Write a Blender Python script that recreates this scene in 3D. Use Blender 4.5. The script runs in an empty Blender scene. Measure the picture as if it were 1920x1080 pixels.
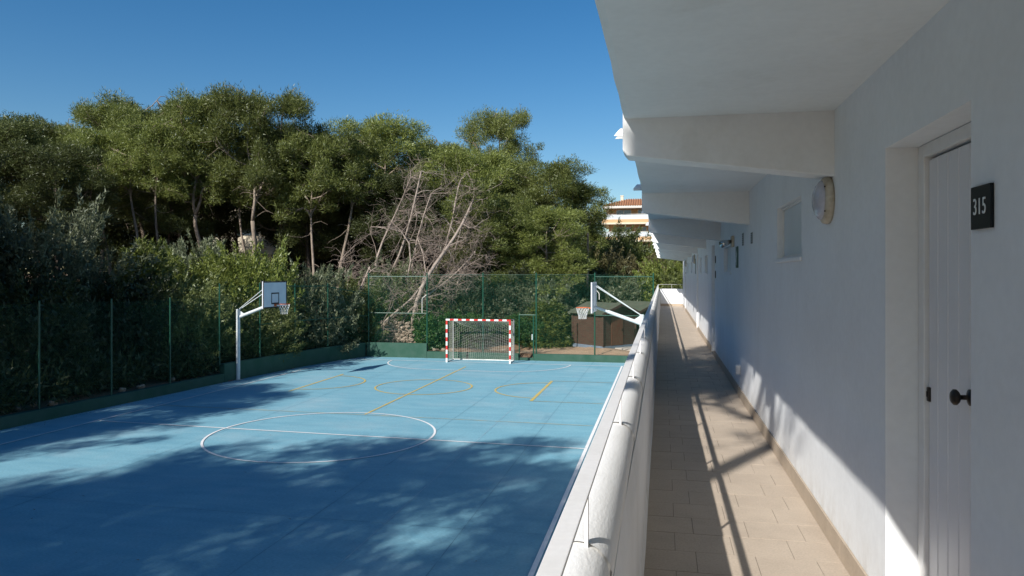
import bpy, math, random
import numpy as np
from mathutils import Vector, Matrix
R = math.radians
SC = bpy.context.scene
COL = SC.collection

# ------------------------------------------------------------------ camera, sky, sun, exposure
cam_d = bpy.data.cameras.new('camera')
cam = bpy.data.objects.new('camera', cam_d); COL.objects.link(cam)
cam_d.sensor_width = 36.0
cam_d.lens = 25.69
cam_d.shift_y = -27.0 / 1920.0
cam_d.clip_start = 0.05
cam_d.clip_end = 4000.0
cam.location = (0.0, 0.0, 4.25)
cam.rotation_euler = (R(90), 0.0, R(11.63))
SC.camera = cam

SUN_DIR = Vector((0.60, 1.33, -1.0)).normalized()        # the way the light travels
world = bpy.data.worlds.new('World'); SC.world = world
world.use_nodes = True
wn = world.node_tree
sky = wn.nodes.new('ShaderNodeTexSky')
sky.sky_type = 'NISHITA'
sky.sun_disc = False
sky.sun_elevation = math.asin(-SUN_DIR.z)
sky.sun_rotation = math.atan2(-SUN_DIR.x, -SUN_DIR.y)
sky.altitude = 0.0
sky.air_density = 1.0
sky.dust_density = 0.35
sky.ozone_density = 2.2
bg = wn.nodes['Background']
hs = wn.nodes.new('ShaderNodeHueSaturation'); hs.inputs['Saturation'].default_value = 1.38
wn.links.new(sky.outputs['Color'], hs.inputs['Color'])
wn.links.new(hs.outputs['Color'], bg.inputs['Color'])
bg.inputs['Strength'].default_value = 0.085

sun_d = bpy.data.lights.new('sun', 'SUN')
sun_d.energy = 5.0
sun_d.angle = R(0.55)
sun_d.color = (1.0, 0.965, 0.91)
sun = bpy.data.objects.new('sun', sun_d); COL.objects.link(sun)
sun.rotation_euler = SUN_DIR.to_track_quat('-Z', 'Y').to_euler()
sun.location = (-20, -30, 40)

SC.view_settings.view_transform = 'Standard'
SC.view_settings.look = 'None'
SC.view_settings.gamma = 1.0
SC.view_settings.use_curve_mapping = False
SC.view_settings.exposure = 0.35

# ------------------------------------------------------------------ helpers
class MB:
    """collects shapes, then links them as ONE mesh object"""
    def __init__(s): s.v = []; s.f = []; s.m = []
    def add(s, vs, fs, m=0):
        b = len(s.v); s.v += [tuple(p) for p in vs]
        for f in fs: s.f.append([i + b for i in f]); s.m.append(m)
    def box(s, x0, x1, y0, y1, z0, z1, m=0, rot=None):
        vs = [(x, y, z) for x in (x0, x1) for y in (y0, y1) for z in (z0, z1)]
        if rot is not None:
            c, a = rot
            ca, sa = math.cos(a), math.sin(a)
            vs = [(c[0] + (x - c[0]) * ca - (y - c[1]) * sa, c[1] + (x - c[0]) * sa + (y - c[1]) * ca, z) for x, y, z in vs]
        s.add(vs, [(0, 1, 3, 2), (4, 6, 7, 5), (0, 4, 5, 1), (2, 3, 7, 6), (0, 2, 6, 4), (1, 5, 7, 3)], m)
    def quad(s, a, b, c, d, m=0): s.add([a, b, c, d], [(0, 1, 2, 3)], m)
    def tube(s, pts, rad, n=8, m=0, cap=True):
        pts = [Vector(p) for p in pts]
        if not hasattr(rad, '__len__'): rad = [rad] * len(pts)
        vs = []; fs = []
        ref = None
        for i, p in enumerate(pts):
            d = (pts[min(i + 1, len(pts) - 1)] - pts[max(i - 1, 0)])
            if d.length < 1e-9: d = Vector((0, 0, 1))
            d.normalize()
            if ref is None:
                ref = Vector((1, 0, 0)) if abs(d.x) < 0.8 else Vector((0, 1, 0))
            a = (ref - d * ref.dot(d)).normalized(); b = d.cross(a); ref = a
            for k in range(n):
                w = 2 * math.pi * k / n
                vs.append(p + (a * math.cos(w) + b * math.sin(w)) * rad[i])
        for i in range(len(pts) - 1):
            for k in range(n):
                k2 = (k + 1) % n
                fs.append((i * n + k, i * n + k2, (i + 1) * n + k2, (i + 1) * n + k))
        if cap and n > 2:
            fs.append(tuple(range(n))[::-1]); fs.append(tuple((len(pts) - 1) * n + k for k in range(n)))
        s.add(vs, fs, m)
    def bar(s, a, b, w, h, m=0, up=(0, 0, 1)):
        a = Vector(a); b = Vector(b); d = (b - a).normalized()
        x = d.cross(Vector(up))
        if x.length < 1e-6: x = Vector((1, 0, 0))
        x.normalize(); y = x.cross(d)
        vs = [p + x * (sx * w / 2) + y * (sy * h / 2) for p in (a, b) for sx, sy in ((-1, -1), (1, -1), (1, 1), (-1, 1))]
        s.add(vs, [(0, 1, 2, 3), (7, 6, 5, 4), (0, 4, 5, 1), (1, 5, 6, 2), (2, 6, 7, 3), (3, 7, 4, 0)], m)
    def mesh(s, name, mats, smooth=False):
        me = bpy.data.meshes.new(name)
        me.from_pydata(s.v, [], s.f)
        for mm in (mats if isinstance(mats, (list, tuple)) else [mats]): me.materials.append(mm)
        me.polygons.foreach_set('material_index', s.m)
        if smooth: me.polygons.foreach_set('use_smooth', [True] * len(s.f))
        me.update()
        return me
    def build(s, name, mats, parent=None, smooth=False, bevel=0.0, origin=None):
        me = s.mesh(name, mats, smooth)
        o = bpy.data.objects.new(name, me); COL.objects.link(o)
        if origin is not None and parent is None:
            me.transform(Matrix.Translation(-Vector(origin))); o.location = origin
        if parent is not None: attach(o, parent)
        if bevel:
            b = o.modifiers.new('edge', 'BEVEL'); b.width = bevel; b.segments = 2; b.limit_method = 'ANGLE'; b.angle_limit = R(40)
            b.harden_normals = False
        return o

def world_loc(o):
    v = Vector((0, 0, 0))
    while o is not None:
        v = v + o.location; o = o.parent
    return v
def attach(o, parent):
    """world-space mesh o becomes a child of parent (parents here are never rotated when this is used)"""
    o.parent = parent
    o.location = o.location - world_loc(parent)
def tag(o, label=None, cat=None, group=None, kind=None):
    if label: o['label'] = label
    if cat: o['category'] = cat
    if group: o['group'] = group
    if kind: o['kind'] = kind
    return o
def empty(name, loc=(0, 0, 0), label=None, cat=None, group=None, kind=None, rz=0):
    o = bpy.data.objects.new(name, None); COL.objects.link(o)
    o.location = loc; o.rotation_euler = (0, 0, rz); o.empty_display_size = 0.2
    return tag(o, label, cat, group, kind)
def inst(name, me, parent=None, loc=(0, 0, 0), rot=(0, 0, 0), sc=(1, 1, 1)):
    o = bpy.data.objects.new(name, me); COL.objects.link(o)
    o.location = loc; o.rotation_euler = rot; o.scale = sc
    if parent is not None: attach(o, parent)
    return o

# ------------------------------------------------------------------ materials
def mat(name, col, rough=0.7, col2=None, nscale=3.0, bump=0.0, bscale=40.0, metal=0.0, spec=0.4, stretch=None, detail=5.0, lo=0.35, hi=0.65, bdist=0.01, fine=0.0, fscale=60.0):
    m = bpy.data.materials.new(name); m.use_nodes = True
    nt = m.node_tree; N = nt.nodes; L = nt.links
    p = N['Principled BSDF']
    p.inputs['Base Color'].default_value = (*col, 1)
    p.inputs['Roughness'].default_value = rough
    p.inputs['Metallic'].default_value = metal
    p.inputs['Specular IOR Level'].default_value = spec
    geo = N.new('ShaderNodeNewGeometry')
    vec = geo.outputs['Position']
    if stretch:
        mp = N.new('ShaderNodeMapping'); mp.inputs['Scale'].default_value = stretch
        L.new(vec, mp.inputs['Vector']); vec = mp.outputs['Vector']
    out = None
    if col2:
        nz = N.new('ShaderNodeTexNoise'); nz.inputs['Scale'].default_value = nscale; nz.inputs['Detail'].default_value = detail
        nz.inputs['Roughness'].default_value = 0.62
        L.new(vec, nz.inputs['Vector'])
        rp = N.new('ShaderNodeMapRange'); rp.inputs['From Min'].default_value = lo; rp.inputs['From Max'].default_value = hi
        L.new(nz.outputs['Fac'], rp.inputs['Value'])
        mx = N.new('ShaderNodeMix'); mx.data_type = 'RGBA'
        mx.inputs[6].default_value = (*col, 1); mx.inputs[7].default_value = (*col2, 1)
        L.new(rp.outputs['Result'], mx.inputs[0])
        out = mx.outputs[2]
        if fine:
            n2 = N.new('ShaderNodeTexNoise'); n2.inputs['Scale'].default_value = fscale; n2.inputs['Detail'].default_value = 3
            L.new(vec, n2.inputs['Vector'])
            r2 = N.new('ShaderNodeMapRange'); r2.inputs['From Min'].default_value = 0.3; r2.inputs['From Max'].default_value = 0.7
            r2.inputs['To Min'].default_value = 1.0 - fine; r2.inputs['To Max'].default_value = 1.0 + fine
            L.new(n2.outputs['Fac'], r2.inputs['Value'])
            hv = N.new('ShaderNodeHueSaturation'); L.new(out, hv.inputs['Color']); L.new(r2.outputs['Result'], hv.inputs['Value'])
            out = hv.outputs['Color']
        L.new(out, p.inputs['Base Color'])
    if bump:
        nb = N.new('ShaderNodeTexNoise'); nb.inputs['Scale'].default_value = bscale; nb.inputs['Detail'].default_value = 6
        L.new(vec, nb.inputs['Vector'])
        b = N.new('ShaderNodeBump'); b.inputs['Strength'].default_value = bump; b.inputs['Distance'].default_value = bdist
        L.new(nb.outputs['Fac'], b.inputs['Height']); L.new(b.outputs['Normal'], p.inputs['Normal'])
    return m

def leaf_mat(name, c1, c2, trans=0.3, obj_var=0.35):
    m = bpy.data.materials.new(name); m.use_nodes = True
    nt = m.node_tree; N = nt.nodes; L = nt.links
    N.remove(N['Principled BSDF'])
    geo = N.new('ShaderNodeNewGeometry'); oi = N.new('ShaderNodeObjectInfo')
    mx = N.new('ShaderNodeMix'); mx.data_type = 'RGBA'
    mx.inputs[6].default_value = (*c1, 1); mx.inputs[7].default_value = (*c2, 1)
    L.new(geo.outputs['Random Per Island'], mx.inputs[0])
    r = N.new('ShaderNodeMapRange'); r.inputs['To Min'].default_value = 1 - obj_var; r.inputs['To Max'].default_value = 1 + obj_var
    L.new(oi.outputs['Random'], r.inputs['Value'])
    hv = N.new('ShaderNodeHueSaturation'); L.new(mx.outputs[2], hv.inputs['Color']); L.new(r.outputs['Result'], hv.inputs['Value'])
    d = N.new('ShaderNodeBsdfDiffuse'); t = N.new('ShaderNodeBsdfTranslucent'); g = N.new('ShaderNodeBsdfGlossy')
    g.inputs['Roughness'].default_value = 0.45; g.inputs['Color'].default_value = (0.9, 0.95, 0.9, 1)
    for q in (d, t): L.new(hv.outputs['Color'], q.inputs['Color'])
    a = N.new('ShaderNodeMixShader'); a.inputs[0].default_value = trans
    L.new(d.outputs[0], a.inputs[1]); L.new(t.outputs[0], a.inputs[2])
    b = N.new('ShaderNodeMixShader'); b.inputs[0].default_value = 0.03
    L.new(a.outputs[0], b.inputs[1]); L.new(g.outputs[0], b.inputs[2])
    L.new(b.outputs[0], N['Material Output'].inputs['Surface'])
    return m

M = {}
M['plaster'] = mat('white_plaster', (0.785, 0.80, 0.81), 0.85, (0.725, 0.735, 0.74), 1.6, bump=0.32, bscale=9, bdist=0.010, spec=0.2, detail=9, lo=0.4, hi=0.8, fine=0.02, fscale=25)
M['soffit'] = mat('painted_concrete', (0.765, 0.77, 0.765), 0.85, (0.70, 0.70, 0.69), 1.3, bump=0.45, bscale=8, bdist=0.012, spec=0.2, detail=9, lo=0.4, hi=0.8, fine=0.02, fscale=25)
M['coping'] = mat('brushed_white_paint', (0.82, 0.81, 0.79), 0.8, (0.78, 0.77, 0.745), 8, bump=0.45, bscale=110, bdist=0.004, spec=0.25, stretch=(1.0, 0.35, 1.0))
M['rail'] = mat('rail_paint', (0.74, 0.72, 0.70), 0.5, (0.70, 0.68, 0.655), 5, spec=0.4, fine=0.03)
M['door'] = mat('door_paint', (0.74, 0.735, 0.75), 0.45, (0.70, 0.70, 0.715), 3, bump=0.06, bscale=20, spec=0.4)
M['frame'] = mat('door_frame_paint', (0.76, 0.755, 0.745), 0.5, (0.70, 0.69, 0.67), 14, spec=0.35, lo=0.45, hi=0.8)
M['gap'] = mat('dark_gap', (0.02, 0.018, 0.016), 0.9)
M['knob'] = mat('dark_bronze', (0.035, 0.028, 0.024), 0.4, metal=0.6)
M['tile'] = mat('beige_tile', (0.48, 0.400, 0.318), 0.6, (0.425, 0.352, 0.28), 3.5, bump=0.08, bscale=60, spec=0.35, fine=0.09, fscale=90)
M['grout'] = mat('grout', (0.20, 0.175, 0.15), 0.95, (0.16, 0.14, 0.12), 20)
M['skirt'] = mat('skirting_tile', (0.44, 0.36, 0.275), 0.55, (0.38, 0.31, 0.235), 5, fine=0.06)
M['court'] = mat('blue_court_paint', (0.208, 0.410, 0.482), 0.75, (0.142, 0.325, 0.408), 1.5, bump=0.25, bscale=90, bdist=0.004, spec=0.3, stretch=(0.45, 1.7, 1.0), detail=10, lo=0.3, hi=0.72, fine=0.16, fscale=38)
def overlay(m, col, scale, lo, hi, amount, stretch=(1, 1, 1), zband=None):
    """worn or dusty patches with a shape of their own, mixed over the base colour"""
    nt = m.node_tree; N = nt.nodes; L = nt.links; p = N['Principled BSDF']; src = p.inputs['Base Color'].links[0].from_socket
    g = N.new('ShaderNodeNewGeometry'); mp = N.new('ShaderNodeMapping'); mp.inputs['Scale'].default_value = stretch; L.new(g.outputs['Position'], mp.inputs['Vector'])
    n = N.new('ShaderNodeTexNoise'); n.inputs['Scale'].default_value = scale; n.inputs['Detail'].default_value = 9; n.inputs['Roughness'].default_value = 0.68; L.new(mp.outputs['Vector'], n.inputs['Vector'])
    r = N.new('ShaderNodeMapRange'); r.inputs['From Min'].default_value = lo; r.inputs['From Max'].default_value = hi; r.inputs['To Max'].default_value = amount; L.new(n.outputs['Fac'], r.inputs['Value'])
    f = r.outputs['Result']
    if zband:
        sx = N.new('ShaderNodeSeparateXYZ'); L.new(g.outputs['Position'], sx.inputs[0]); q = N.new('ShaderNodeMapRange'); q.inputs['From Min'].default_value = zband[0]; q.inputs['From Max'].default_value = zband[1]; q.inputs['To Min'].default_value = 1; q.inputs['To Max'].default_value = 0
        L.new(sx.outputs['Z'], q.inputs['Value']); mu = N.new('ShaderNodeMath'); mu.operation = 'MULTIPLY'; L.new(f, mu.inputs[0]); L.new(q.outputs['Result'], mu.inputs[1]); f = mu.outputs[0]
    mx = N.new('ShaderNodeMix'); mx.data_type = 'RGBA'; mx.inputs[7].default_value = (*col, 1); L.new(src, mx.inputs[6]); L.new(f, mx.inputs[0]); L.new(mx.outputs[2], p.inputs['Base Color'])
overlay(M['court'], (0.40, 0.47, 0.49), 0.38, 0.50, 0.72, 0.34)
overlay(M['court'], (0.10, 0.22, 0.30), 0.8, 0.58, 0.70, 0.35, (1.6, 0.5, 1))
overlay(M['plaster'], (0.50, 0.46, 0.40), 7.0, 0.40, 0.70, 0.55, (1, 1, 0.6), (2.82, 3.02))
overlay(M['plaster'], (0.62, 0.62, 0.60), 1.1, 0.55, 0.72, 0.40, (1, 1, 0.35))
overlay(M['soffit'], (0.56, 0.545, 0.51), 1.4, 0.56, 0.72, 0.45)
overlay(M['door'], (0.56, 0.55, 0.54), 6.0, 0.60, 0.74, 0.5, (1, 1, 0.4))
overlay(M['tile'], (0.30, 0.25, 0.20), 2.2, 0.55, 0.75, 0.35)
overlay(M['coping'], (0.60, 0.58, 0.54), 3.0, 0.56, 0.74, 0.5)
M['white_line'] = mat('white_line_paint', (0.78, 0.76, 0.74), 0.75, (0.55, 0.60, 0.64), 5, detail=8, lo=0.5, hi=0.85)
M['yellow_line'] = mat('yellow_line_paint', (0.56, 0.40, 0.085), 0.75, (0.36, 0.40, 0.30), 3.2, detail=8, lo=0.42, hi=0.72)
M['faded_line'] = mat('faded_yellow_paint', (0.42, 0.40, 0.24), 0.75, (0.17, 0.37, 0.48), 2.6, detail=8, lo=0.35, hi=0.75)
M['joint'] = mat('court_joint', (0.06, 0.15, 0.21), 0.9, (0.17, 0.34, 0.44), 1.5, lo=0.35, hi=0.65)
M['scratch'] = mat('pale_scratch', (0.34, 0.48, 0.55), 0.9, (0.19, 0.37, 0.47), 1.5, lo=0.35, hi=0.65)
M['green_wall'] = mat('green_wall_paint', (0.024, 0.078, 0.052), 0.8, (0.044, 0.098, 0.072), 2.0, bump=0.3, bscale=30, spec=0.25, detail=8, fine=0.1)
M['green_steel'] = mat('green_steel', (0.0045, 0.058, 0.033), 0.42, (0.007, 0.072, 0.042), 6, spec=0.5)
M['green_wire'] = mat('green_wire', (0.012, 0.13, 0.075), 0.5)
M['white_steel'] = mat('white_steel', (0.62, 0.66, 0.66), 0.45, (0.52, 0.56, 0.56), 5, spec=0.5)
M['board'] = mat('backboard_white', (0.66, 0.68, 0.72), 0.4, (0.58, 0.60, 0.65), 2, spec=0.4)
M['black'] = mat('black_paint', (0.012, 0.013, 0.016), 0.5)
M['orange'] = mat('rim_orange', (0.62, 0.13, 0.035), 0.45, (0.50, 0.11, 0.03), 9)
M['red'] = mat('goal_red', (0.58, 0.022, 0.018), 0.45, (0.48, 0.03, 0.025), 8)
M['white'] = mat('goal_white', (0.80, 0.79, 0.76), 0.5, (0.70, 0.69, 0.66), 7)
M['grey_steel'] = mat('grey_steel', (0.32, 0.33, 0.33), 0.5, (0.25, 0.26, 0.26), 8, metal=0.2)
M['net'] = mat('net_cord', (0.60, 0.57, 0.50), 0.9)
M['soil'] = mat('soil', (0.28, 0.175, 0.108), 0.95, (0.15, 0.10, 0.066), 0.55, bump=0.9, bscale=7, bdist=0.12, spec=0.1, detail=9, fine=0.3, fscale=14)
M['dirt'] = mat('trodden_dirt', (0.42, 0.30, 0.20), 0.95, (0.30, 0.20, 0.13), 0.8, bump=0.5, bscale=12, bdist=0.03, spec=0.1, detail=9, fine=0.15, fscale=22)
M['concrete'] = mat('pale_concrete', (0.47, 0.42, 0.36), 0.9, (0.38, 0.34, 0.29), 2, bump=0.3, bscale=30, fine=0.1)
M['stone'] = mat('field_stone', (0.36, 0.29, 0.22), 0.9, (0.22, 0.165, 0.12), 3.5, bump=0.8, bscale=16, bdist=0.03, fine=0.2, fscale=20)
M['plank'] = mat('brown_stained_wood', (0.080, 0.042, 0.028), 0.7, (0.052, 0.027, 0.019), 3, stretch=(1, 1, 9), bump=0.2, bscale=25, fine=0.15, fscale=25)
M['door_wood'] = mat('red_brown_wood', (0.125, 0.052, 0.028), 0.65, (0.09, 0.038, 0.02), 4, stretch=(6, 6, 1))
M['felt'] = mat('green_roof_felt', (0.060, 0.072, 0.045), 0.95, (0.085, 0.088, 0.060), 3, bump=0.3, bscale=40, fine=0.12)
M['plinth'] = mat('blue_grey_plinth', (0.16, 0.20, 0.25), 0.85, (0.12, 0.15, 0.19), 4)
M['bark'] = mat('pine_bark', (0.34, 0.275, 0.215), 0.95, (0.17, 0.13, 0.10), 7, bump=0.8, bscale=18, bdist=0.03, stretch=(1, 1, 0.35), lo=0.35, hi=0.7)
M['darkbark'] = mat('dark_bark', (0.13, 0.10, 0.08), 0.95, (0.07, 0.055, 0.045), 6, bump=0.6, bscale=18)
M['dead'] = mat('bleached_dead_wood', (0.40, 0.33, 0.275), 0.95, (0.24, 0.19, 0.155), 5, bump=0.5, bscale=22, bdist=0.02)
M['twig'] = mat('dead_twigs', (0.33, 0.26, 0.215), 0.95, (0.22, 0.17, 0.14), 3)
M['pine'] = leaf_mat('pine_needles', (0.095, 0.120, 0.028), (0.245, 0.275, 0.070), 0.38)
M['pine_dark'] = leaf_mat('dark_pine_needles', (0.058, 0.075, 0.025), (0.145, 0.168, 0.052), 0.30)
M['olive'] = leaf_mat('grey_green_leaves', (0.085, 0.105, 0.056), (0.200, 0.220, 0.125), 0.28)
M['shrub'] = leaf_mat('shrub_leaves', (0.066, 0.088, 0.026), (0.165, 0.185, 0.062), 0.32)
M['bright'] = leaf_mat('bright_leaves', (0.090, 0.120, 0.022), (0.215, 0.245, 0.055), 0.35)
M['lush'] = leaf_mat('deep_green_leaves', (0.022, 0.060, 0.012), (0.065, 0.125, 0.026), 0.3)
M['dry'] = leaf_mat('dry_scrub', (0.12, 0.105, 0.045), (0.23, 0.205, 0.09), 0.3)
M['dim'] = leaf_mat('understory_shade_leaves', (0.025, 0.036, 0.012), (0.065, 0.080, 0.026), 0.2)  # undergrowth leaves; on the left-front bushes this dark tone stands in for shade
M['lamp_body'] = mat('aged_cream_plastic', (0.55, 0.51, 0.42), 0.5, (0.40, 0.34, 0.25), 20)
M['lamp_glass'] = mat('frosted_lamp_glass', (0.48, 0.49, 0.56), 0.18, (0.42, 0.43, 0.50), 30, spec=0.6)
M['pane'] = mat('frosted_pane', (0.60, 0.66, 0.70), 0.35, (0.56, 0.62, 0.66), 2, spec=0.5)
M['sign'] = mat('slate_sign', (0.006, 0.009, 0.013), 0.4, spec=0.25)
M['letter'] = mat('white_letter', (0.72, 0.76, 0.76), 0.5)
M['exit_green'] = mat('exit_green', (0.012, 0.075, 0.045), 0.5)
M['vent'] = mat('vent_grey', (0.30, 0.32, 0.33), 0.6)
M['peach'] = mat('peach_render', (0.62, 0.40, 0.215), 0.85, (0.57, 0.36, 0.19), 0.5)
M['cream'] = mat('cream_render', (0.70, 0.62, 0.47), 0.85, (0.63, 0.55, 0.41), 0.5)
M['trim'] = mat('white_trim', (0.74, 0.70, 0.63), 0.8)
M['terracotta'] = mat('terracotta_tile', (0.40, 0.19, 0.095), 0.85, (0.29, 0.13, 0.065), 3, fine=0.2, fscale=6)
M['glass'] = mat('window_glass', (0.10, 0.14, 0.17), 0.08, spec=0.8)
M['shutter'] = mat('green_shutter', (0.02, 0.05, 0.05), 0.6)
M['clear'] = mat('pale_balustrade', (0.55, 0.60, 0.62), 0.2, spec=0.6)
M['wood_pole'] = mat('grey_wood_pole', (0.20, 0.165, 0.13), 0.95, (0.13, 0.105, 0.085), 5, stretch=(1, 1, .2))
M['wire'] = mat('power_line', (0.20, 0.20, 0.20), 0.6)

# ------------------------------------------------------------------ ground
LW = [(-18.05, -8.0), (-17.95, 5.0), (-17.75, 12.0), (-17.60, 16.6), (-16.75, 25.9), (-16.15, 30.4), (-15.55, 33.2), (-14.85, 35.15)]   # line of the wall left of the court
def left_u(t):
    t = np.asarray(t, float)
    return np.interp(t, [p[1] for p in LW], [p[0] for p in LW])
def sstep(x, a, b):
    q = np.clip((x - a) / (b - a), 0, 1); return q * q * (3 - 2 * q)
def gz(u, t):
    u = np.asarray(u, float); t = np.asarray(t, float)
    dl = left_u(t) - u; df = t - 35.2; dn = -1.0 - t
    d = np.maximum(np.maximum(dl, df), dn)
    z = np.where(d > 0.25, 0.28, -0.15)
    w = sstep(-u, 5.0, 9.0)
    back = np.maximum(dl, df)
    z = z + np.where(back > 0, 3.0 * sstep(back, 2.0, 17.0) * np.where(t > 35.2, w, 1.0), 0)
    z = z + np.where(df > 0, 3.0 * sstep(df, 7.0, 26.0) * (1 - w), 0)
    z = z + np.where(d > 1.0, 0.10 * np.sin(u * 0.9 + 1.3) * np.sin(t * 0.8) + 0.05 * np.sin(u * 2.3 + t * 1.9), 0)
    z = np.where((u > -0.6) & (u < 14) & (t < 35.7) & (t > -14), -0.15, z)
    return z
def gz1(u, t): return float(gz(u, t))
xs = np.concatenate([[-1500, -700, -300, -160, -110], np.arange(-80, -24, 1.0), np.arange(-24, 3, 0.5), np.arange(3, 30, 1.5), [45, 80, 160, 400, 1500]])
ys = np.concatenate([[-1500, -600, -200, -90, -50], np.arange(-30, 34, 1.0), np.arange(34, 48, 0.5), np.arange(48, 100, 1.5), [115, 140, 180, 260, 400, 800, 1800]])
XX, YY = np.meshgrid(xs, ys); ZZ = gz(XX, YY)
vs = np.stack([XX, YY, ZZ], -1).reshape(-1, 3); nx = len(xs); ny = len(ys)
fs = []
for j in range(ny - 1):
    for i in range(nx - 1):
        fs.append((j * nx + i, j * nx + i + 1, (j + 1) * nx + i + 1, (j + 1) * nx + i))
b = MB(); b.add(vs.tolist(), fs)
tag(b.build('ground', M['soil'], smooth=True), 'reddish brown bare soil around the court and under the trees', kind='structure')
b = MB()                                                     # trodden dirt path between fence and cabins
pth = []
for k in range(25):
    t = 35.45 + k * 0.45
    a0 = np.interp(t, [35.4, 38, 42, 46.5], [-7.4, -6.2, -5.0, -4.0]); a1 = np.interp(t, [35.4, 46.5], [0.6, 0.6])
    pth.append((a0 + 0.15 * math.sin(k * 1.7), a1, t))
for k in range(24):
    for q in range(8):
        P = []
        for kk, qq in ((k, q), (k, q + 1), (k + 1, q + 1), (k + 1, q)):
            a0, a1, t = pth[kk]; u = a0 + (a1 - a0) * qq / 8
            P.append((u, t, max(gz1(u, t), 0.28) + 0.035))
        b.quad(*P)
tag(b.build('dirt_path', M['dirt']), 'pale trodden dirt in front of the brown cabins', kind='structure')

# court: one sheet inside the walls, markings as sheets above it
court = MB()
for k in range(44):
    t0 = -1.0 + k * 0.8225; t1 = t0 + 0.8225
    court.quad((float(left_u(t0)) - 0.05, t0, 0), (-0.32, t0, 0), (-0.32, t1, 0), (float(left_u(t1)) - 0.05, t1, 0))
court = court.build('court', M['court'])
tag(court, 'light blue painted multi-sport court', kind='structure')
def strip(name, pts, w, m, z):
    b = MB(); n = len(pts); L = []
    for i, p in enumerate(pts):
        a = Vector(pts[max(i - 1, 0)]); c = Vector(pts[min(i + 1, n - 1)])
        d = (c - a).normalized(); nrm = Vector((-d.y, d.x)); p = Vector(p)
        L.append((p + nrm * w / 2, p - nrm * w / 2))
    for i in range(n - 1):
        (a, bb), (c, d) = L[i], L[i + 1]
        b.quad((bb.x, bb.y, z), (d.x, d.y, z), (c.x, c.y, z), (a.x, a.y, z))
    return b.build(name, m, court)
def arc(cx, cy, r, a0, a1, n=64): return [(cx + r * math.cos(R(a0 + (a1 - a0) * i / n)), cy + r * math.sin(R(a0 + (a1 - a0) * i / n))) for i in range(n + 1)]
JZ, YZ, WZ = 0.004, 0.008, 0.012
for u in (-3.25, -5.98, -11.6): strip('court_joint', [(u, -0.9), (u, 20), (u, 35.1)], 0.010, M['joint'], JZ)
strip('court_joint', [(-17.6, 11.75), (-0.4, 11.75)], 0.008, M['joint'], JZ + 0.001)
strip('court_line', [(-4.62, 5), (-4.62, 22.5)], 0.016, M['scratch'], JZ + 0.002)
strip('court_line', [(-16.0, 20.82), (-8.0, 20.6), (-1.9, 20.41)], 0.06, M['faded_line'], YZ)
strip('court_line', [(-8.78, 20.66), (-8.78, 32.2)], 0.075, M['yellow_line'], YZ + 0.001)
strip('court_line', arc(-8.77, 26.2, 1.8, 0, 360, 96), 0.07, M['yellow_line'], YZ + 0.002)
strip('court_line', arc(-4.25, 26.3, 1.75, 90, 270), 0.07, M['yellow_line'], YZ + 0.002)
strip('court_line', [(-4.29, 23.98), (-4.27, 28.6)], 0.11, M['yellow_line'], YZ)
strip('court_line', [(-4.35, 23.97), (-1.9, 23.93)], 0.06, M['faded_line'], YZ + 0.003)
strip('court_line', [(-4.35, 28.62), (-1.9, 28.58)], 0.06, M['faded_line'], YZ + 0.003)
strip('court_line', arc(-13.2, 26.5, 1.8, -90, 90), 0.07, M['yellow_line'], YZ + 0.002)
strip('court_line', [(-13.2, 24.2), (-13.2, 28.8)], 0.09, M['yellow_line'], YZ)
strip('court_line', [(-15.9, 18.24), (-8.8, 17.95), (-1.8, 17.69)], 0.06, M['white_line'], WZ)
strip('court_line', arc(-8.8, 17.93, 2.95, 0, 360, 128), 0.06, M['white_line'], WZ + 0.001)
strip('court_line', [(-16.35, 1), (-16.1, 15), (-15.75, 24), (-15.45, 33.7)], 0.06, M['white_line'], WZ + 0.002)
strip('court_line', [(-1.81, 1), (-1.81, 33.85)], 0.08, M['white_line'], WZ + 0.003)
strip('court_line', [(-15.5, 33.95), (-1.78, 33.75)], 0.06, M['white_line'], WZ)
strip('court_line', arc(-10.1, 33.80, 2.85, 180, 270, 32) + arc(-7.05, 33.72, 2.88, 270, 360, 32), 0.06, M['white_line'], WZ + 0.001)

# dry needles and leaves blown along the walls
gl = np.random.default_rng(41); b = MB()
for _ in range(1500):
    if gl.random() < 0.7: t = gl.uniform(8, 35); u = float(left_u(t)) + abs(gl.normal()) * 0.35 + 0.03
    elif gl.random() < 0.5: u = gl.uniform(-14.8, -1); t = 35.13 - abs(gl.normal()) * 0.22
    else: u = gl.uniform(-16, -1); t = gl.uniform(7, 34)
    a = gl.uniform(0, 6.28); l = gl.uniform(0.02, 0.055); w = l * 0.4; ca, sa = math.cos(a), math.sin(a); z = 0.018
    b.add([(u - sa * w / 2, t + ca * w / 2, z), (u + sa * w / 2, t - ca * w / 2, z + 0.004), (u + ca * l, t + sa * l, z + 0.012)], [(0, 1, 2)])
o = b.build('leaf_litter', mat('dry_leaf', (0.16, 0.105, 0.055), 0.95, (0.08, 0.055, 0.03), 30), None); tag(o, 'dry leaves and needles scattered along the edges of the blue court', kind='stuff')

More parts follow.
